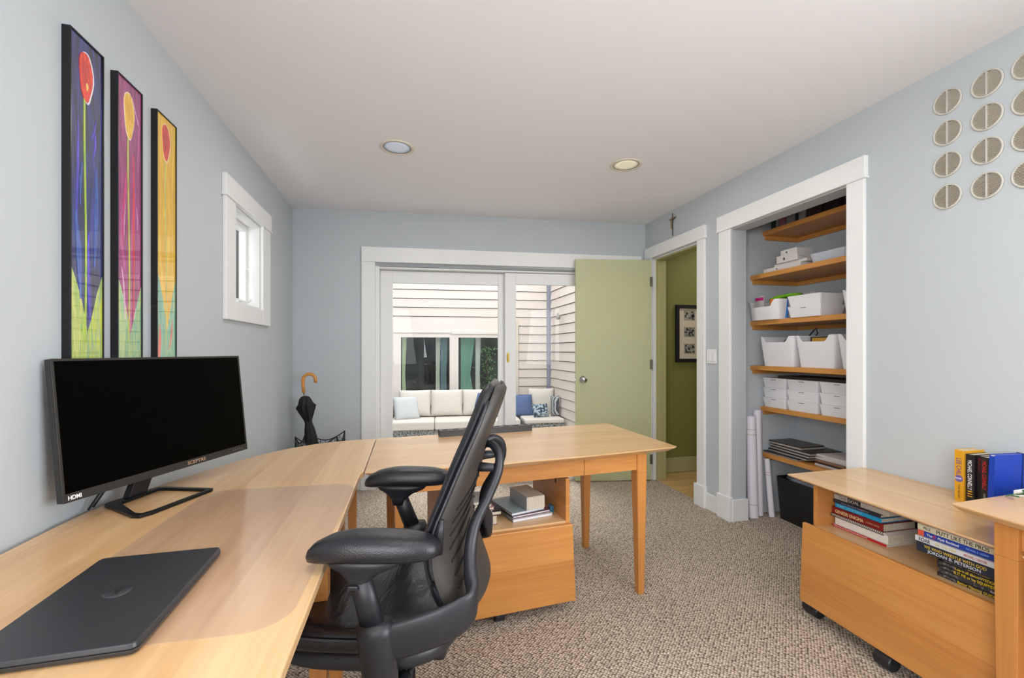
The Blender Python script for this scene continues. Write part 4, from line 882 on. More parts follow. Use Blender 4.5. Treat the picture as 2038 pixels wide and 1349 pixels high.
# ================================================================== UMBRELLA AND WIRE STAND
WIRE = mat('wire_black', '26282a', .45, metal=.5)
us_ = tag(empty('umbrella_stand', (-.665, 3.775, 0), -.12), 'black wire basket stand in the far left corner holding an umbrella', 'umbrella stand')
bm = bmesh.new(); hw = .152
cor = [(-hw, -hw*.75), (hw, -hw*.75), (hw, hw*.75), (-hw, hw*.75)]
for i in range(4):
    a, b = cor[i], cor[(i+1) % 4]
    tube(bm, [(a[0], a[1], 0), (a[0], a[1], .545)], .0045, 6)
    for zz_, sag, r in ((.54, .07, .0045), (.40, 0, .003), (.2, 0, .003), (.02, 0, .004)):
        P = [(a[0]+(b[0]-a[0])*t, a[1]+(b[1]-a[1])*t, zz_-sag*math.sin(PI*t)) for t in [k/10 for k in range(11)]]
        tube(bm, P, r, 6)
    for k in range(1, 8):
        t = k/8; zt = .54-.07*math.sin(PI*t); x, y = a[0]+(b[0]-a[0])*t, a[1]+(b[1]-a[1])*t
        tube(bm, [(x, y, .02), (x, y, zt)], .0022, 5)
        if k % 2:
            tube(bm, [(x+.018*math.cos(q)*(b[0]-a[0])/.33, y+.018*math.cos(q)*(b[1]-a[1])/.25, zt-.035+.018*math.sin(q)) for q in [2*PI*j/8 for j in range(9)]], .002, 5, cap=False)
link('wire_basket', bm, WIRE, us_)
um = tag(empty('umbrella', (-.705, 3.775, .022)), 'folded black umbrella with a curved wooden handle standing in the wire basket', 'umbrella')
ax = Vector((-.115, -.01, .80)); al = ax.length; axd = ax.normalized(); ox_ = Vector((.035, .0, .03))
sd = axd.cross(Vector((0, 1, 0))).normalized(); td = sd.cross(axd)
bm = bmesh.new(); prof = [(.006, 0), (.016, .06), (.028, .16), (.038, .30), (.043, .40), (.040, .47), (.034, .53), (.024, .585), (.030, .64), (.046, .71), (.050, .745), (.040, .775), (.030, .79), (.012, .80)]
rings = []
for r, h_ in prof:
    ring = []
    for k in range(32):
        a = 2*PI*k/32; fold = 1+.16*math.sin(a*8+h_*9)*(1 if h_ > .1 else .3)
        c = ox_+axd*h_; ring.append(bm.verts.new(c+sd*(r*fold*math.cos(a))+td*(r*fold*math.sin(a))))
    rings.append(ring)
for a, b in zip(rings, rings[1:]):
    for k in range(32): bm.faces.new([a[k], a[(k+1) % 32], b[(k+1) % 32], b[k]])
bm.faces.new(rings[0][::-1]); bm.faces.new(rings[-1])
for ang in (-.15, 1.3, PI-.2, PI+1.2, 4.9):       # stiff rib corners flaring out
    o_ = sd*math.cos(ang)+td*math.sin(ang); pth = Vector(-axd.cross(o_)).normalized()
    p = [ox_+axd*.60+o_*.026, ox_+axd*.715+o_*.074, ox_+axd*.765+o_*.034]
    for sgn in (1,):
        v = [bm.verts.new(q+pth*.004) for q in p]; u = [bm.verts.new(q-pth*.004) for q in p]
        bm.faces.new(v); bm.faces.new(u[::-1])
        for k in range(3): bm.faces.new([v[k], u[k], u[(k+1) % 3], v[(k+1) % 3]])
bmesh.ops.recalc_face_normals(bm, faces=bm.faces); link('canopy', bm, mat('umbrella_cloth', '17181b', .75, bump=.2, bscale=300), um, True)
hb = ox_+axd*.80
bm = bmesh.new(); tube(bm, [ox_+axd*(-.03), hb+axd*.04], .005, 8); link('shaft', bm, CHROME, um, True)
h0 = hb+axd*.025; R = .046; hx = Vector((1, -.02, .0)).normalized(); hz_ = Vector((0, 0, 1)); P = [h0, h0+Vector((-.004, 0, .05)), h0+Vector((-.006, 0, .09))]
c_ = P[-1]+hx*R+Vector((0, 0, .01))
P += [c_-hx*R*math.cos(t)+hz_*R*math.sin(t) for t in [PI*k/9 for k in range(10)]]; P += [c_+hx*R*.97-hz_*.022]
bm = bmesh.new(); tube(bm, P, .0125, 14, up=(0, 1, 0)); link('handle', bm, mat('bamboo_handle', 'c98a3c', .35, bump=.3, bscale=60, var=.1), um, True)

# ================================================================== CLOSET
def shelf(x0, zt, label, y0=1.58, th=.032):
    t = tag(empty('closet_shelf', (x0, y0, zt)), label, 'shelf', 'closet shelves')
    t_ = box('board', (0, CX-x0, 0, CY-y0, -th, 0), SHELFW, t, .0015)
    box('cleat', [(.02, CX-x0, CY-y0-.018, CY-y0, -th-.03, -th), (CX-x0-.018, CX-x0, 0, CY-y0-.018, -th-.03, -th)], SHELFW, t)
shelf(2.555, 2.075, 'wooden closet shelf, topmost, cut off by the door header')
shelf(2.450, 1.745, 'wooden closet shelf, second from the top, carrying small white gadget boxes')
shelf(2.450, 1.412, 'wooden closet shelf, third from the top, carrying low white bins')
shelf(2.450, 1.090, 'wooden closet shelf, fourth from the top, carrying the tall white bins')
shelf(2.540, .790, 'wooden closet shelf, fifth from the top, carrying nine stacked boxes')
shelf(2.555, .450, 'wooden closet shelf, lowest, carrying flat laptops and folders')
def tub(name, label, cat, x, y0, y1, z_, depth, h_, taper=.012, dip=0, dipw=.55, lid=False, r=.02, group=None, m=None, lab=False, open_=True, rz=0):
    m = m or WHITEP; wd = y1-y0; t = tag(empty(name, (x+depth/2, (y0+y1)/2, z_), rz), label, cat, group)
    def ring(bm, inset_, z_f, n=12):
        X, Y = depth/2-inset_, wd/2-inset_; rr = max(.004, r-inset_*.3)
        P = []
        # perimeter with extra points on each straight side
        C = rrect(-X, X, -Y, Y, rr, 4); out = []
        for i, p in enumerate(C):
            q = C[(i+1) % len(C)]; out.append(p)
            if math.dist(p, q) > rr*1.2:
                for k in range(1, 17): out.append((p[0]+(q[0]-p[0])*k/17, p[1]+(q[1]-p[1])*k/17))
        return [bm.verts.new((p[0], p[1], z_f(p))) for p in out]
    def rim(p):
        zz_ = h_
        if dip and p[0] < -depth/2+.012+taper:
            s = abs(p[1])/(wd/2*dipw); k = max(0, min(1, (1.25-s)/.35)); k = k*k*(3-2*k); zz_ -= dip*k
        return zz_
    bm = bmesh.new()
    rs = [ring(bm, taper, lambda p: 0), ring(bm, taper-.001, lambda p: .004), ring(bm, 0, rim)]
    if open_: rs += [ring(bm, .003, rim), ring(bm, taper+.003, lambda p: .006)]
    for a, b in zip(rs, rs[1:]):
        for k in range(len(a)): bm.faces.new([a[k], a[(k+1) % len(a)], b[(k+1) % len(a)], b[k]])
    bm.faces.new(rs[0][::-1]); bm.faces.new(rs[-1])
    link('shell', bm, m, t, True).modifiers.new('e', 'EDGE_SPLIT').split_angle = math.radians(35)
    if lab: box('label_strip', (-depth/2+taper*.25-.0015, -depth/2+taper*.25+.001, -.02, .02, h_-.014, h_-.010), mat('label_grey', '6a6a6c', .6), t)
    return t
# third shelf: low bins
z3 = 1.4122
lb = tub('storage_bin', 'low white bin with colourful booklets, left end of the third closet shelf', 'bin', 2.405, 2.505, 2.79, z3, .26, .135, .018, .045, .62, r=.045)
for i, (c, y, zt, tt) in enumerate((('b8b2b0', 2.735, .165, 0), ('e0761c', 2.62, .135, 0), ('2d6fb8', 2.572, .128, 0))):
    b = tag(empty('booklet', (2.445+.02*i, y-.04, z3+.008)), ['white and pink booklet sticking out of the left low bin', 'orange booklet sticking out of the left low bin', 'blue booklet edge in the left low bin'][i], 'booklet', 'booklets in the low white bin')
    box('pages', (0, .006, -.03, .05 if i < 2 else .015, 0, zt), mat('booklet_'+c, c, .5), b)
    if i == 0: box('pink_band', (-.0004, 0, -.028, .048, zt-.032, zt-.01), mat('hot_pink', 'b81e78', .5), b)
gp = tag(empty('green_bag', (2.56, 2.60, z3+.01)), 'bright green crumpled plastic bag on top of the left low bin', 'bag')
bm = bmesh.new(); bmesh.ops.create_icosphere(bm, subdivisions=3, radius=1)
for v in bm.verts:
    k = 1+.16*math.sin(v.co.x*9+v.co.y*5)*math.cos(v.co.y*8-v.co.z*6); v.co = Vector((v.co.x*.07*k, v.co.y*.12*k, .145+v.co.z*.02*k+.012*v.co.y*-1))
link('bag_body', bm, mat('lime_bag', '6fae1e', .4, var=.25, vscale=30), gp, True)
for i, (zz_, c) in enumerate(((0, 'b9b0ac'), (.052, 'c0b6b2'))):
    f = tag(empty('flat_box', (2.66, 2.46, z3+.135+i*.026)), ['lower flat box with red edge at the back of the third closet shelf', 'upper flat box with red edge at the back of the third closet shelf'][i], 'box', 'flat boxes with red edges')
    box('box_body', (0, .2, 0, .30, 0, .024), mat('flatbox', 'bdb3ae', .6), f, .001); box('red_edge', (-.0006, 0, 0, .30, 0, .006), mat('red_edge', 'a81e26', .5), f)
f = tag(empty('carton', (2.66, 2.46, z3)), 'grey carton beneath the flat red-edged boxes on the third closet shelf', 'box'); box('box_body', (0, .2, 0, .30, 0, .1348), mat('carton_grey', '9a938e', .7), f)
tub('storage_box', 'white tapered box on the third closet shelf, lower of the two stacked', 'box', 2.425, 2.205, 2.45, z3, .20, .069, .014, r=.012, group='white boxes on the third shelf', open_=False, lab=True)
tub('storage_box', 'white tapered box on the third closet shelf, upper of the two stacked', 'box', 2.425, 2.205, 2.45, z3+.0695, .20, .069, .014, r=.012, group='white boxes on the third shelf', open_=False)
tub('storage_bin', 'open white bin at the right end of the third closet shelf, partly behind the casing', 'bin', 2.45, 1.86, 2.10, z3, .26, .135, .015, .035, .6, r=.03)
f = tag(empty('dark_box', (2.55, 1.95, z3+.02)), 'dark flat box lying in the right open bin on the third closet shelf', 'box'); box('box_body', (0, .12, 0, .11, 0, .145), mat('darkbox', '2a201e', .6), f)
# fourth shelf: three tall bins with dipped fronts
z4 = 1.0902
for i, (y0, y1) in enumerate(((2.425, 2.715), (2.135, 2.415), (1.84, 2.125))):
    tub('storage_bin', ['leftmost of the three tall white bins on the fourth closet shelf', 'middle one of the three tall white bins on the fourth closet shelf', 'rightmost of the three tall white bins on the fourth closet shelf, cut off'][i], 'bin', 2.45, y0, y1, z4, .33, .205, .022, .040, .62, r=.022, group='tall white bins')
cl = tag(empty('cable_coil', (2.60, 2.55, z4+.17)), 'dark coiled cable looking out of the leftmost tall white bin', 'cable')
bm = bmesh.new()
for k in range(3): tube(bm, [(.06*math.cos(a)+.01*k, .09*math.sin(a)-.01*k, .012*k+.01*math.sin(2*a+k)) for a in [2*PI*j/24 for j in range(25)]], .006, 6)
tube(bm, [(.0, -.09, .02), (.02, -.12, .07), (.02, -.14, .085), (.02, -.15, .05), (.02, -.13, .03)], .004, 6)
link('cable_body', bm, BLACKP, cl, True)
f = tag(empty('file_box', (2.50, 2.17, z4+.01)), 'yellowish folder standing in the middle tall white bin', 'folder'); box('folder_body', (0, .012, 0, .16, 0, .178), mat('tan_folder', 'b98a2e', .6), f)
f = tag(empty('dark_folder', (2.53, 2.17, z4+.01)), 'dark folder behind the yellowish one in the middle tall white bin', 'folder'); box('folder_body', (0, .03, 0, .2, 0, .187), mat('dark_folder', '3a3430', .6), f)
f = tag(empty('carton', (2.62, 1.875, z4+.01)), 'cream carton rising behind the rightmost tall white bin', 'box'); box('box_body', (0, .12, 0, .22, 0, .255), mat('carton_cream', 'bdb0a4', .7), f, .002)
# fifth shelf: nine stacked boxes in three columns
for j, (y0, y1) in enumerate(((2.583, 2.79), (2.333, 2.577), (2.08, 2.325))):
    for i in range(3):
        tub('storage_box', '%s box of the %s stack of white boxes on the fifth closet shelf' % (['bottom', 'middle', 'top'][i], ['left', 'middle', 'right'][j]), 'box', 2.545, y0, y1, .7902+i*.0705, .27, .070, .011, r=.010, group='nine white boxes on the fifth shelf', open_=False, lab=True)
tag(box('cardboard_sheet', (2.60, 2.82, 1.80, 2.70, 1.035, 1.05), mat('dark_panel', '3a342f', .6)), 'dark flat panel lying on top of the nine white boxes', 'panel').location = (0, 0, -.0325)
# second shelf: gadget boxes
z2 = 1.7452
def gbox(label, x, y0, y1, z_, d, h_, logo=False, rz=0, c='cfcac6', txt=None):
    t = tag(empty('gadget_box', (x, y0, z_), rz), label, 'box', 'small white boxes on the second shelf')
    box('box_body', (0, d, 0, y1-y0, 0, h_), mat('gadget_'+c, c, .5), t, .0012)
    if logo:
        bm = bmesh.new(); r = h_*.17; yc, zc = (y1-y0)*.62, h_*.48
        P = []
        for k in range(28):
            a = 2*PI*k/28; rr = r*(1-.10*abs(math.cos(a/1.0))**8*(1 if math.sin(a) < 2 else 0)); y_, z__ = rr*math.cos(a), rr*math.sin(a)*1.05
            if math.hypot(y_+r*1.25, z__-r*.15) < r*.62: y_ = -r*.66
            P.append((y_, z__))
        v = [bm.verts.new((-.0006, yc+p[0], zc+p[1])) for p in P]; u = [bm.verts.new((.0, yc+p[0], zc+p[1])) for p in P]; bm.faces.new(v[::-1])
        for k in range(28): bm.faces.new([v[k], v[(k+1) % 28], u[(k+1) % 28], u[k]])
        prism_pts = [(yc+.1*r, zc+1.15*r), (yc+.5*r, zc+1.35*r), (yc+.45*r, zc+1.8*r), (yc+.1*r, zc+1.5*r)]
        v = [bm.verts.new((-.0006, *p)) for p in prism_pts]; bm.faces.new(v[::-1]); link('emblem', bm, INK, t)
    if txt: lettering(txt, .008, mat('grey_ink', '77737a', .6), t, (.02, -.0006, h_*.4), (1, 0, 0), (0, 0, 1), 'lettering', .05)
    return t
gbox('long flat white box lowest of the gadget box stack on the second closet shelf', 2.475, 2.39, 2.70, z2, .15, .030, True)
gbox('second flat white box in the gadget box stack on the second closet shelf', 2.49, 2.36, 2.62, z2+.0304, .15, .018)
gbox('white box with black fruit emblem in the stack on the second closet shelf', 2.475, 2.415, 2.585, z2+.0488, .14, .048, True, txt='iPhone')
gbox('small white box on top of the gadget box stack on the second closet shelf', 2.485, 2.43, 2.56, z2+.0972, .13, .036, True)
tb = tub('tray', 'translucent pale plastic tray right of the gadget boxes on the second closet shelf', 'tray', 2.47, 2.08, 2.335, z2, .25, .058, .014, r=.03, m=mat('pale_tray', 'b9bec8', .25))
# top shelf books: upright volumes, mostly hidden by the header
zt_ = 2.0752
for i, (y, th, c, hh) in enumerate(((2.765, .035, '16402f', .23), (2.725, .03, '8f8a8c', .2), (2.69, .05, 'a06a72', .21), (2.63, .07, '8e8a8a', .22), (2.555, .02, '2e2e30', .21), (2.53, .055, '9a9692', .22), (2.47, .12, '3c2628', .24), (2.34, .12, '2c1c20', .26), (2.21, .3, '26181a', .27))):
    t = tag(empty('upright_volume', (2.60, y-th, zt_)), ['dark green', 'slim grey', 'dusty pink', 'pale grey', 'slim black', 'light grey', 'maroon', 'dark brown', 'wide dark brown'][i]+' volume standing on the top closet shelf', 'book', 'volumes on the top shelf')
    box('cover', (0, .16, 0, th-.002, 0, hh), mat('vol_'+c, c, .6), t, .001); box('pages', (.004, .15, .003, th-.005, hh-.001, hh+.0008), PAGES, t)
# lowest shelf: flat laptops, folders, white box
z6 = .4502
def flat(name, label, cat, x, y0, y1, d, h_, c, top=None, rz=0, zz_=None, grp=None, edge=None):
    global z6
    zb_ = z6 if zz_ is None else zz_
    t = tag(empty(name, (x, y0, zb_), rz), label, cat, grp)
    box('body', (0, d, 0, y1-y0, 0, h_*.55), mat('flat_'+c, c, .4), t, .001); box('cover', (.0, d, 0, y1-y0, h_*.56, h_), mat('flat_'+(top or c), top or c, .35), t, .001)
    if zz_ is None: z6 += h_+.0008
    return t
flat('flat_laptop', 'dark closed laptop lowest in the pile on the lowest closet shelf', 'laptop', 2.565, 2.50, 2.79, .22, .016, '8b8784', '24242a', .03, grp='closed laptops in the closet')
flat('flat_laptop', 'black closed laptop with pale edge second from the bottom of the closet pile', 'laptop', 2.575, 2.44, 2.78, .23, .017, '9d9792', '1d1a1a', -.04, grp='closed laptops in the closet')
flat('flat_laptop', 'closed laptop with pale edge third from the bottom of the closet pile', 'laptop', 2.58, 2.43, 2.775, .24, .018, 'a39c95', '1d1a1a', -.06, grp='closed laptops in the closet')
flat('flat_laptop', 'closed laptop with worn dark lid just under the top one of the closet pile', 'laptop', 2.58, 2.42, 2.77, .25, .020, 'a49b92', '2a2624', -.05, grp='closed laptops in the closet')
flat('flat_laptop', 'closed silver-edged laptop on top of the pile on the lowest closet shelf', 'laptop', 2.59, 2.50, 2.77, .20, .020, 'aaa198', '3a3532', .02, grp='closed laptops in the closet')
wt = flat('folder_stack', 'white binder under the brown folder on the lowest closet shelf', 'binder', 2.60, 2.195, 2.41, .23, .012, 'cfcfd2', 'c4c2c4', -.03, .4502)
flat('brown_folder', 'brown leather folder lying right of the laptops on the lowest closet shelf', 'folder', 2.60, 2.20, 2.41, .24, .022, '3a2620', '8d6748', -.03, .4626)
wb_ = tag(empty('white_box', (2.625, 2.20, .4856), -.02), 'flat white box lying on the brown folder on the lowest closet shelf', 'box'); box('box_body', (0, .2, 0, .25, 0, .033), mat('gadget_cfcac6', 'cfcac6', .5), wb_, .001)
lettering('MacBook Pro', .010, mat('grey_ink', '77737a', .6), wb_, (-.0006, .235, .012), (0, -1, 0), (0, 0, 1), 'lettering', .06)
# black bin and rolled drawings on the closet floor
bt = tub('storage_bin', 'black plastic bin on the closet floor under the lowest shelf', 'bin', 2.575, 2.33, 2.70, .0, .27, .30, .02, r=.02, m=mat('black_bin', '121214', .5), open_=True)
f = tag(empty('bag', (2.71, 2.52, .27)), 'grey plastic bag bulging out of the black bin', 'bag'); bm = bmesh.new(); bmesh.ops.create_icosphere(bm, subdivisions=3, radius=1)
for v in bm.verts: k = 1+.12*math.sin(v.co.x*8+v.co.y*7); v.co = Vector((v.co.x*.12*k, v.co.y*.165*k, .02+v.co.z*.035*k))
link('bag_body', bm, mat('grey_bag', '6f7480', .3, var=.3, vscale=25), f, True)
def roll(label, base, top_, r, bands):
    t = tag(empty('paper_roll', base), label, 'paper roll', 'rolled drawings in the closet')
    b_ = Vector((0, 0, 0)); e_ = Vector(top_)-Vector(base); bm = bmesh.new(); tube(bm, [b_, e_], r, 24, cap=False); tube(bm, [e_, b_+e_*.01], r*.86, 24, cap=False)
    tube(bm, [e_*.999, e_*.9995], [(r*.55, r*.55), (r*.55, r*.55)], 16)
    link('rolled_sheet', bm, WHITEPAP, t, True)
    for s in bands:
        bm = bmesh.new(); c = e_*s; tube(bm, [c-e_.normalized()*.0015, c+e_.normalized()*.0015], r*1.03, 24, cap=False); link('rubber_band', bm, mat('rubber_band', 'b99466', .6), t, True)
    return t
r1 = roll('tall wide paper roll with two bands, front one by the closet corner', (2.428, 2.745, 0), (2.418, 2.762, .725), .036, (.13, .82, .87))
box('ink_mark', [(-.036, -.0335, -.005, .012, .36, .363), (-.036, -.0335, -.005, .012, .27, .273)], INK, r1)
roll('tallest paper roll leaning behind the front one in the closet', (2.502, 2.771, 0), (2.484, 2.771, .765), .027, ())
roll('short thin paper roll leaning right of the tall rolls in the closet', (2.56, 2.715, 0), (2.57, 2.772, .405), .020, (.72, .76))

# ================================================================== PATIO
PX, PYc = 2.70, 8.29
GZ = -.42
S(box('floor_patio', (-3.5, 3.0, 4.0, 9.7, GZ-.06, GZ), mat('patio_concrete', 'b9b4ac', .85, bump=.3, bscale=60, var=.08)))
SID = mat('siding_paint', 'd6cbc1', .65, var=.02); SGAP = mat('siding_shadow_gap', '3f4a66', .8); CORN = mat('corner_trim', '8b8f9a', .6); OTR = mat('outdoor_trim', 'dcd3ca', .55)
def siding(name, length=6.0, height=3.6, step=.165, z0=GZ, cut=True):
    bm = bmesh.new(); n = int(height/step)+1
    for i in range(n):
        zb_ = z0+.018+step*i-.073
        for a_, b_ in (((0, length),) if (not cut or zb_ > 1.55) else ((5.38, length), (0, 2.95))):
            hexa(bm, [(a_, -.020, zb_), (b_, -.020, zb_), (b_, .02, zb_), (a_, .02, zb_), (a_, -.004, zb_+step-.011), (b_, -.004, zb_+step-.011), (b_, .02, zb_+step-.011), (a_, .02, zb_+step-.011)], 0)
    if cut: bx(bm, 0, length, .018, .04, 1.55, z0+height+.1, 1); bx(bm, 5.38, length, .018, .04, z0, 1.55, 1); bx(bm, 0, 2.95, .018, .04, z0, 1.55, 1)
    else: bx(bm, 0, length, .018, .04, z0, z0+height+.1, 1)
    return bm
o = link('wall_patio_back', siding('s'), [SID, SGAP])
# local x runs from the corner to the left, so mirror by rotating the wall about z
o.location = (PX-6.0*math.cos(BA), PYc-6.0*math.sin(BA), 0); o.rotation_euler = (0, 0, BA); S(o)
o = link('wall_patio_right', siding('s', 4.2, 3.6, cut=False), [SID, SGAP]); o.location = (PX, PYc, 0); o.rotation_euler = (0, 0, -PI/2); S(o)
pt = S(empty('trim_4', (PX, PYc, 0), BA))
box('corner_board', [(-.075, -.02, -.045, -.0, GZ, 3.2)], CORN, pt)
box('outer_corner_board', (-.022, .0, -.08, -.0, GZ, 3.2), CORN, pt)
# the house window opposite: local frame, x along wall from the right end of the assembly (1.94 .. -.30)
pw = S(empty('window_3', (0, PYc+2.7*.0673, 0), BA)); Y_ = -.03
def WX(X): return X/math.cos(BA)
fr_ = []
gx = [(-.115, .765), (.93, 1.83)]; gz0, gz1 = .40, 1.438
fr_ += [(WX(-.35), WX(2.02), Y_-.02, Y_+.01, 1.545, 1.77), (WX(-.28), WX(2.02), Y_-.045, Y_, 1.52, 1.55)]
for a, b in ((-.30, -.115), (.765, .93), (1.83, 2.02)): fr_.append((WX(a), WX(b), Y_-.03, Y_+.02, .1, 1.53))
for a, b in gx: fr_ += [(WX(a), WX(b), Y_-.03, Y_+.02, 1.438, 1.53), (WX(a), WX(b), Y_-.03, Y_+.02, .1, .40)]
fr_ += [(WX(.80), WX(1.98), Y_-.05, Y_-.02, 1.50, 1.56)]
box('window_frame', fr_, OTR, pw, .004)
box('side_trim', (WX(2.02), WX(2.065), Y_-.03, Y_+.02, GZ, 1.77), mat('side_trim_cream', 'd0c8b4', .5), pw)
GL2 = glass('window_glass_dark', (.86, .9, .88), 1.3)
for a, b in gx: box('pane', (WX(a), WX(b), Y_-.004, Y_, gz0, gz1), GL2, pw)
S(box('wall_room_behind', [(-.6, 2.2, 9.55, 9.6, -.2, 2.0)], pattern('dark_green_reflection', '15181a', '30352f', 2.2, .5, 'noise', .9)))  # room darkness and green tree reflections of the panes painted as noise
CUR = [(-.10, -.02, 'e4ecd0'), (.52, .60, 'f0ece4'), (.61, .73, '93a8b4'), (.99, 1.24, '8fb8a6'), (1.27, 1.36, 'f0ece8')]
for i, (a, b, c) in enumerate(CUR):
    bm = bmesh.new(); n = 24; y0 = 8.50-.0673*a+.10; F = []; Bk = []
    for zi, (zz_, sc) in enumerate(((.30, 1.0), (.75, .72 if i in (0, 3) else .9), (1.5, 1.1))):
        F.append([bm.verts.new((a+(b-a)*(k/n)*sc, y0+.018*math.sin(k*1.5), zz_)) for k in range(n+1)]); Bk.append([bm.verts.new((a+(b-a)*(k/n)*sc, y0+.004+.018*math.sin(k*1.5), zz_)) for k in range(n+1)])
    for zi in range(2):
        for k in range(n): bm.faces.new([F[zi][k], F[zi][k+1], F[zi+1][k+1], F[zi+1][k]]); bm.faces.new([Bk[zi][k+1], Bk[zi][k], Bk[zi+1][k], Bk[zi+1][k+1]])
    for k in range(2):
        bm.faces.new([F[k][0], F[k+1][0], Bk[k+1][0], Bk[k][0]]); bm.faces.new([F[k][n], Bk[k][n], Bk[k+1][n], F[k+1][n]])
    tag(link('curtain', bm, mat('curtain_'+c, c, .8), None, True), ['pale green curtain at the left edge of the patio window opposite', 'cream curtain in the middle of the left pane opposite', 'blue-grey curtain right of the cream one in the left pane opposite', 'sea green curtain in the right pane opposite', 'white curtain edge in the right pane opposite'][i], 'curtain', 'curtains in the window opposite')
# cut-out for the window in the siding is covered by a dark box behind: keep siding behind glass from showing
gr = tag(empty('reflected_foliage', (1.62, 9.2, GZ)), 'green foliage added behind the right pane opposite for its reflected trees', 'plant')  # added plant standing in for trees reflected in the pane
bm = bmesh.new()
for i in range(220):
    p = Vector((random.gauss(0, .13), random.gauss(0, .05), random.uniform(.5, 1.7))); d = Vector((random.uniform(-1, 1), random.uniform(-1, 1), random.uniform(-.5, 1))).normalized(); s = d.orthogonal().normalized()*.02
    v = [bm.verts.new(q) for q in (p, p+d*.035+s, p+d*.07, p+d*.035-s)]; bm.faces.new(v)
bm2 = bmesh.new(); lathe(bm2, [(.13, 0), (.17, .40), (.15, .40), (0, .38)], 24); link('pot', bm2, mat('pot_clay', '5b4a40', .8), gr, True)
bm2 = bmesh.new(); tube(bm2, [(0, 0, .38), (.02, 0, .9), (-.02, 0, 1.5)], .012, 8); link('trunk', bm2, mat('bark', '4a3a2c', .9), gr)
link('leaves', bm, mat('reflected_leaf', '2c5f18', .6, var=.4, vscale=9), gr)
# wicker sofa
WICK = pattern('wicker', '2c2d30', '94948f', 48, .42, 'voronoi', .6); CUSH = mat('cushion_cream', 'd2cbc0', .85, bump=.2, bscale=200, var=.02)
def cushion(name, size, loc, rot_, m, par=None, pw_=.5, puff=.5):
    bm = bmesh.new(); sx, sy, sz = size; n = 10
    bmesh.ops.create_cube(bm, size=2); bmesh.ops.subdivide_edges(bm, edges=bm.edges, cuts=n, use_grid_fill=True)
    for v in bm.verts:
        x, y, z_ = v.co; e = (1-abs(x)**2.6)*(1-abs(y)**2.6)
        t = puff+(1-puff)*max(0, e)**.45
        k = 1-.05*(1-max(0, e))
        v.co = Vector((x*sx/2*(1-.03*(1-abs(y))*(abs(x) > .9)), y*sy/2*(1-.03*(1-abs(x))*(abs(y) > .9)), z_*sz/2*t))
    o = link(name, bm, m, par, True); o.location = loc; o.rotation_euler = rot_; return o
sf = tag(empty('patio_sofa', (-.30, 7.70, GZ), BA), 'long grey wicker patio sofa with cream seat cushions under the window opposite', 'sofa')
SLn = 2.20
box('base', (0, SLn, -.20, .62, .10, .31), WICK, sf, .01); box('back', (0, SLn, .62, .70, .10, .62), WICK, sf, .01)
box('arm', (-.06, .02, -.20, .70, .10, .50), WICK, sf, .015)
for i in range(3):
    o = box('seat_cushion', (.03+.72*i, .03+.72*i+.715, -.23, .60, .31, .455), CUSH, sf, .03, segs=4)
for i, x in enumerate((.0, .06, 2.12, 2.12)): box('foot', (x, x+.04, (-.15, .55)[i % 2], (-.11, .59)[i % 2], 0, .10), BLACKP, sf)
for i in range(3):
    tag(cushion('back_cushion', (.55, .46, .20), (.125+.555*i, 8.08-.0673*(.4+.56*i), .265), (math.radians(76), 0, BA), CUSH, None, puff=.45), ['left', 'middle', 'right'][i]+' cream back cushion on the patio sofa', 'cushion', 'cream back cushions on the patio sofa')
PIN = pattern('pinstripe', 'cecec8', 'a4acb4', 40, .6, 'wave', .8, (0, 0, .5), 1)
tag(cushion('throw_pillow', (.42, .42, .14), (-.02, 7.88, .20), (math.radians(62), 0, .25), PIN, puff=.3), 'pale patterned throw pillow leaning in the left corner of the patio sofa', 'pillow')
tag(cushion('throw_pillow', (.44, .44, .14), (1.38, 7.86, .235), (math.radians(66), .1, -.2), mat('pillow_blue', '56688f', .8, bump=.2, bscale=200), puff=.3), 'blue throw pillow on the sofa half hidden by the office chair', 'pillow')
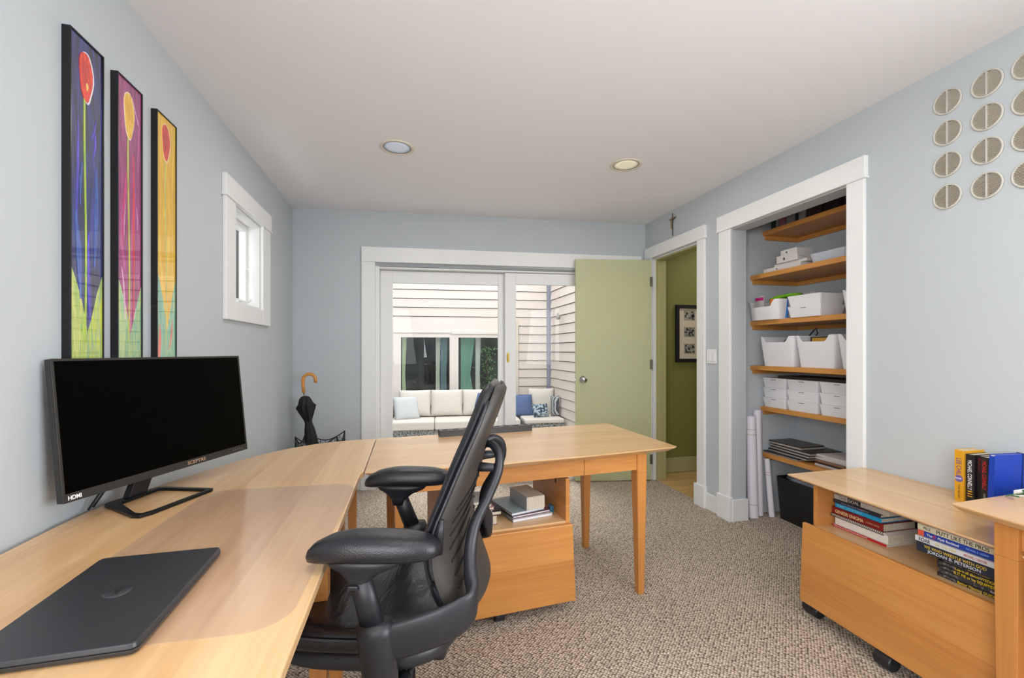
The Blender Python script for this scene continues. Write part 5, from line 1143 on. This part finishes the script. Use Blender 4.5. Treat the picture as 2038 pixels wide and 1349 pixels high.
# armchair section in the right-hand corner
ac = tag(empty('patio_chaise', (1.945, 7.35, GZ), BA), 'grey wicker corner seat with cream cushion in front of the patio corner', 'seat')
box('base', (0, .70, 0, .85, .10, .37), WICK, ac, .01); box('seat_cushion', (.0, .69, -.02, .85, .37, .44), CUSH, ac, .02, segs=3)
for i, (x, y) in enumerate(((.03, .03), (.62, .03), (.03, .78), (.62, .78))): box('foot', (x, x+.04, y, y+.04, 0, .10), BLACKP, ac)
tag(cushion('back_cushion', (.48, .50, .2), (2.43, 8.02, .235), (math.radians(78), 0, -.15), CUSH, puff=.45), 'large cream cushion leaning in the patio corner behind the small dark pillow', 'cushion')
tag(cushion('throw_pillow', (.40, .40, .14), (2.03, 7.90, .19), (math.radians(72), 0, .05), mat('pillow_blue2', '586a92', .8, bump=.2, bscale=200), puff=.3), 'blue throw pillow in plain view left of the large cream cushion', 'pillow')
DPAT = pattern('floral_dark', '2b3a4c', 'a8b8c0', 24, .5, 'noise', .8)
tag(cushion('throw_pillow', (.28, .24, .10), (2.30, 7.62, .13), (math.radians(66), 0, .1), DPAT, puff=.3), 'small dark patterned pillow in front of the large cream cushion', 'pillow')
STR_ = pattern('stripe_grey', '4a4f58', 'b5b8b8', 14, .5, 'wave', .8, (0, 1.2, 0), 3)
tag(cushion('throw_pillow', (.15, .36, .13), (2.585, 7.66, .20), (math.radians(84), 0, -.1), STR_, puff=.35), 'grey striped upright pillow next to the large cream cushion', 'pillow')

wl = tag(empty('wall_bracket', (PX-.02, 7.57, 1.80)), 'small metal hook bracket on the siding of the patio side wall', 'bracket')
bm = bmesh.new(); tube(bm, [(0, .1, .03), (-.03, .1, .03), (-.07, .02, .04), (-.09, -.04, .02), (-.09, -.06, .06)], .012, 8); link('hook_arm', bm, mat('bracket_grey', '8a857f', .5), wl, True)
bm = bmesh.new(); lathe(bm, [(0, -.06), (.04, -.05), (.035, .02), (0, .03)], 14, (-.09, -.06, .0)); link('bracket_cup', bm, mat('bracket_grey', '8a857f', .5), wl, True)
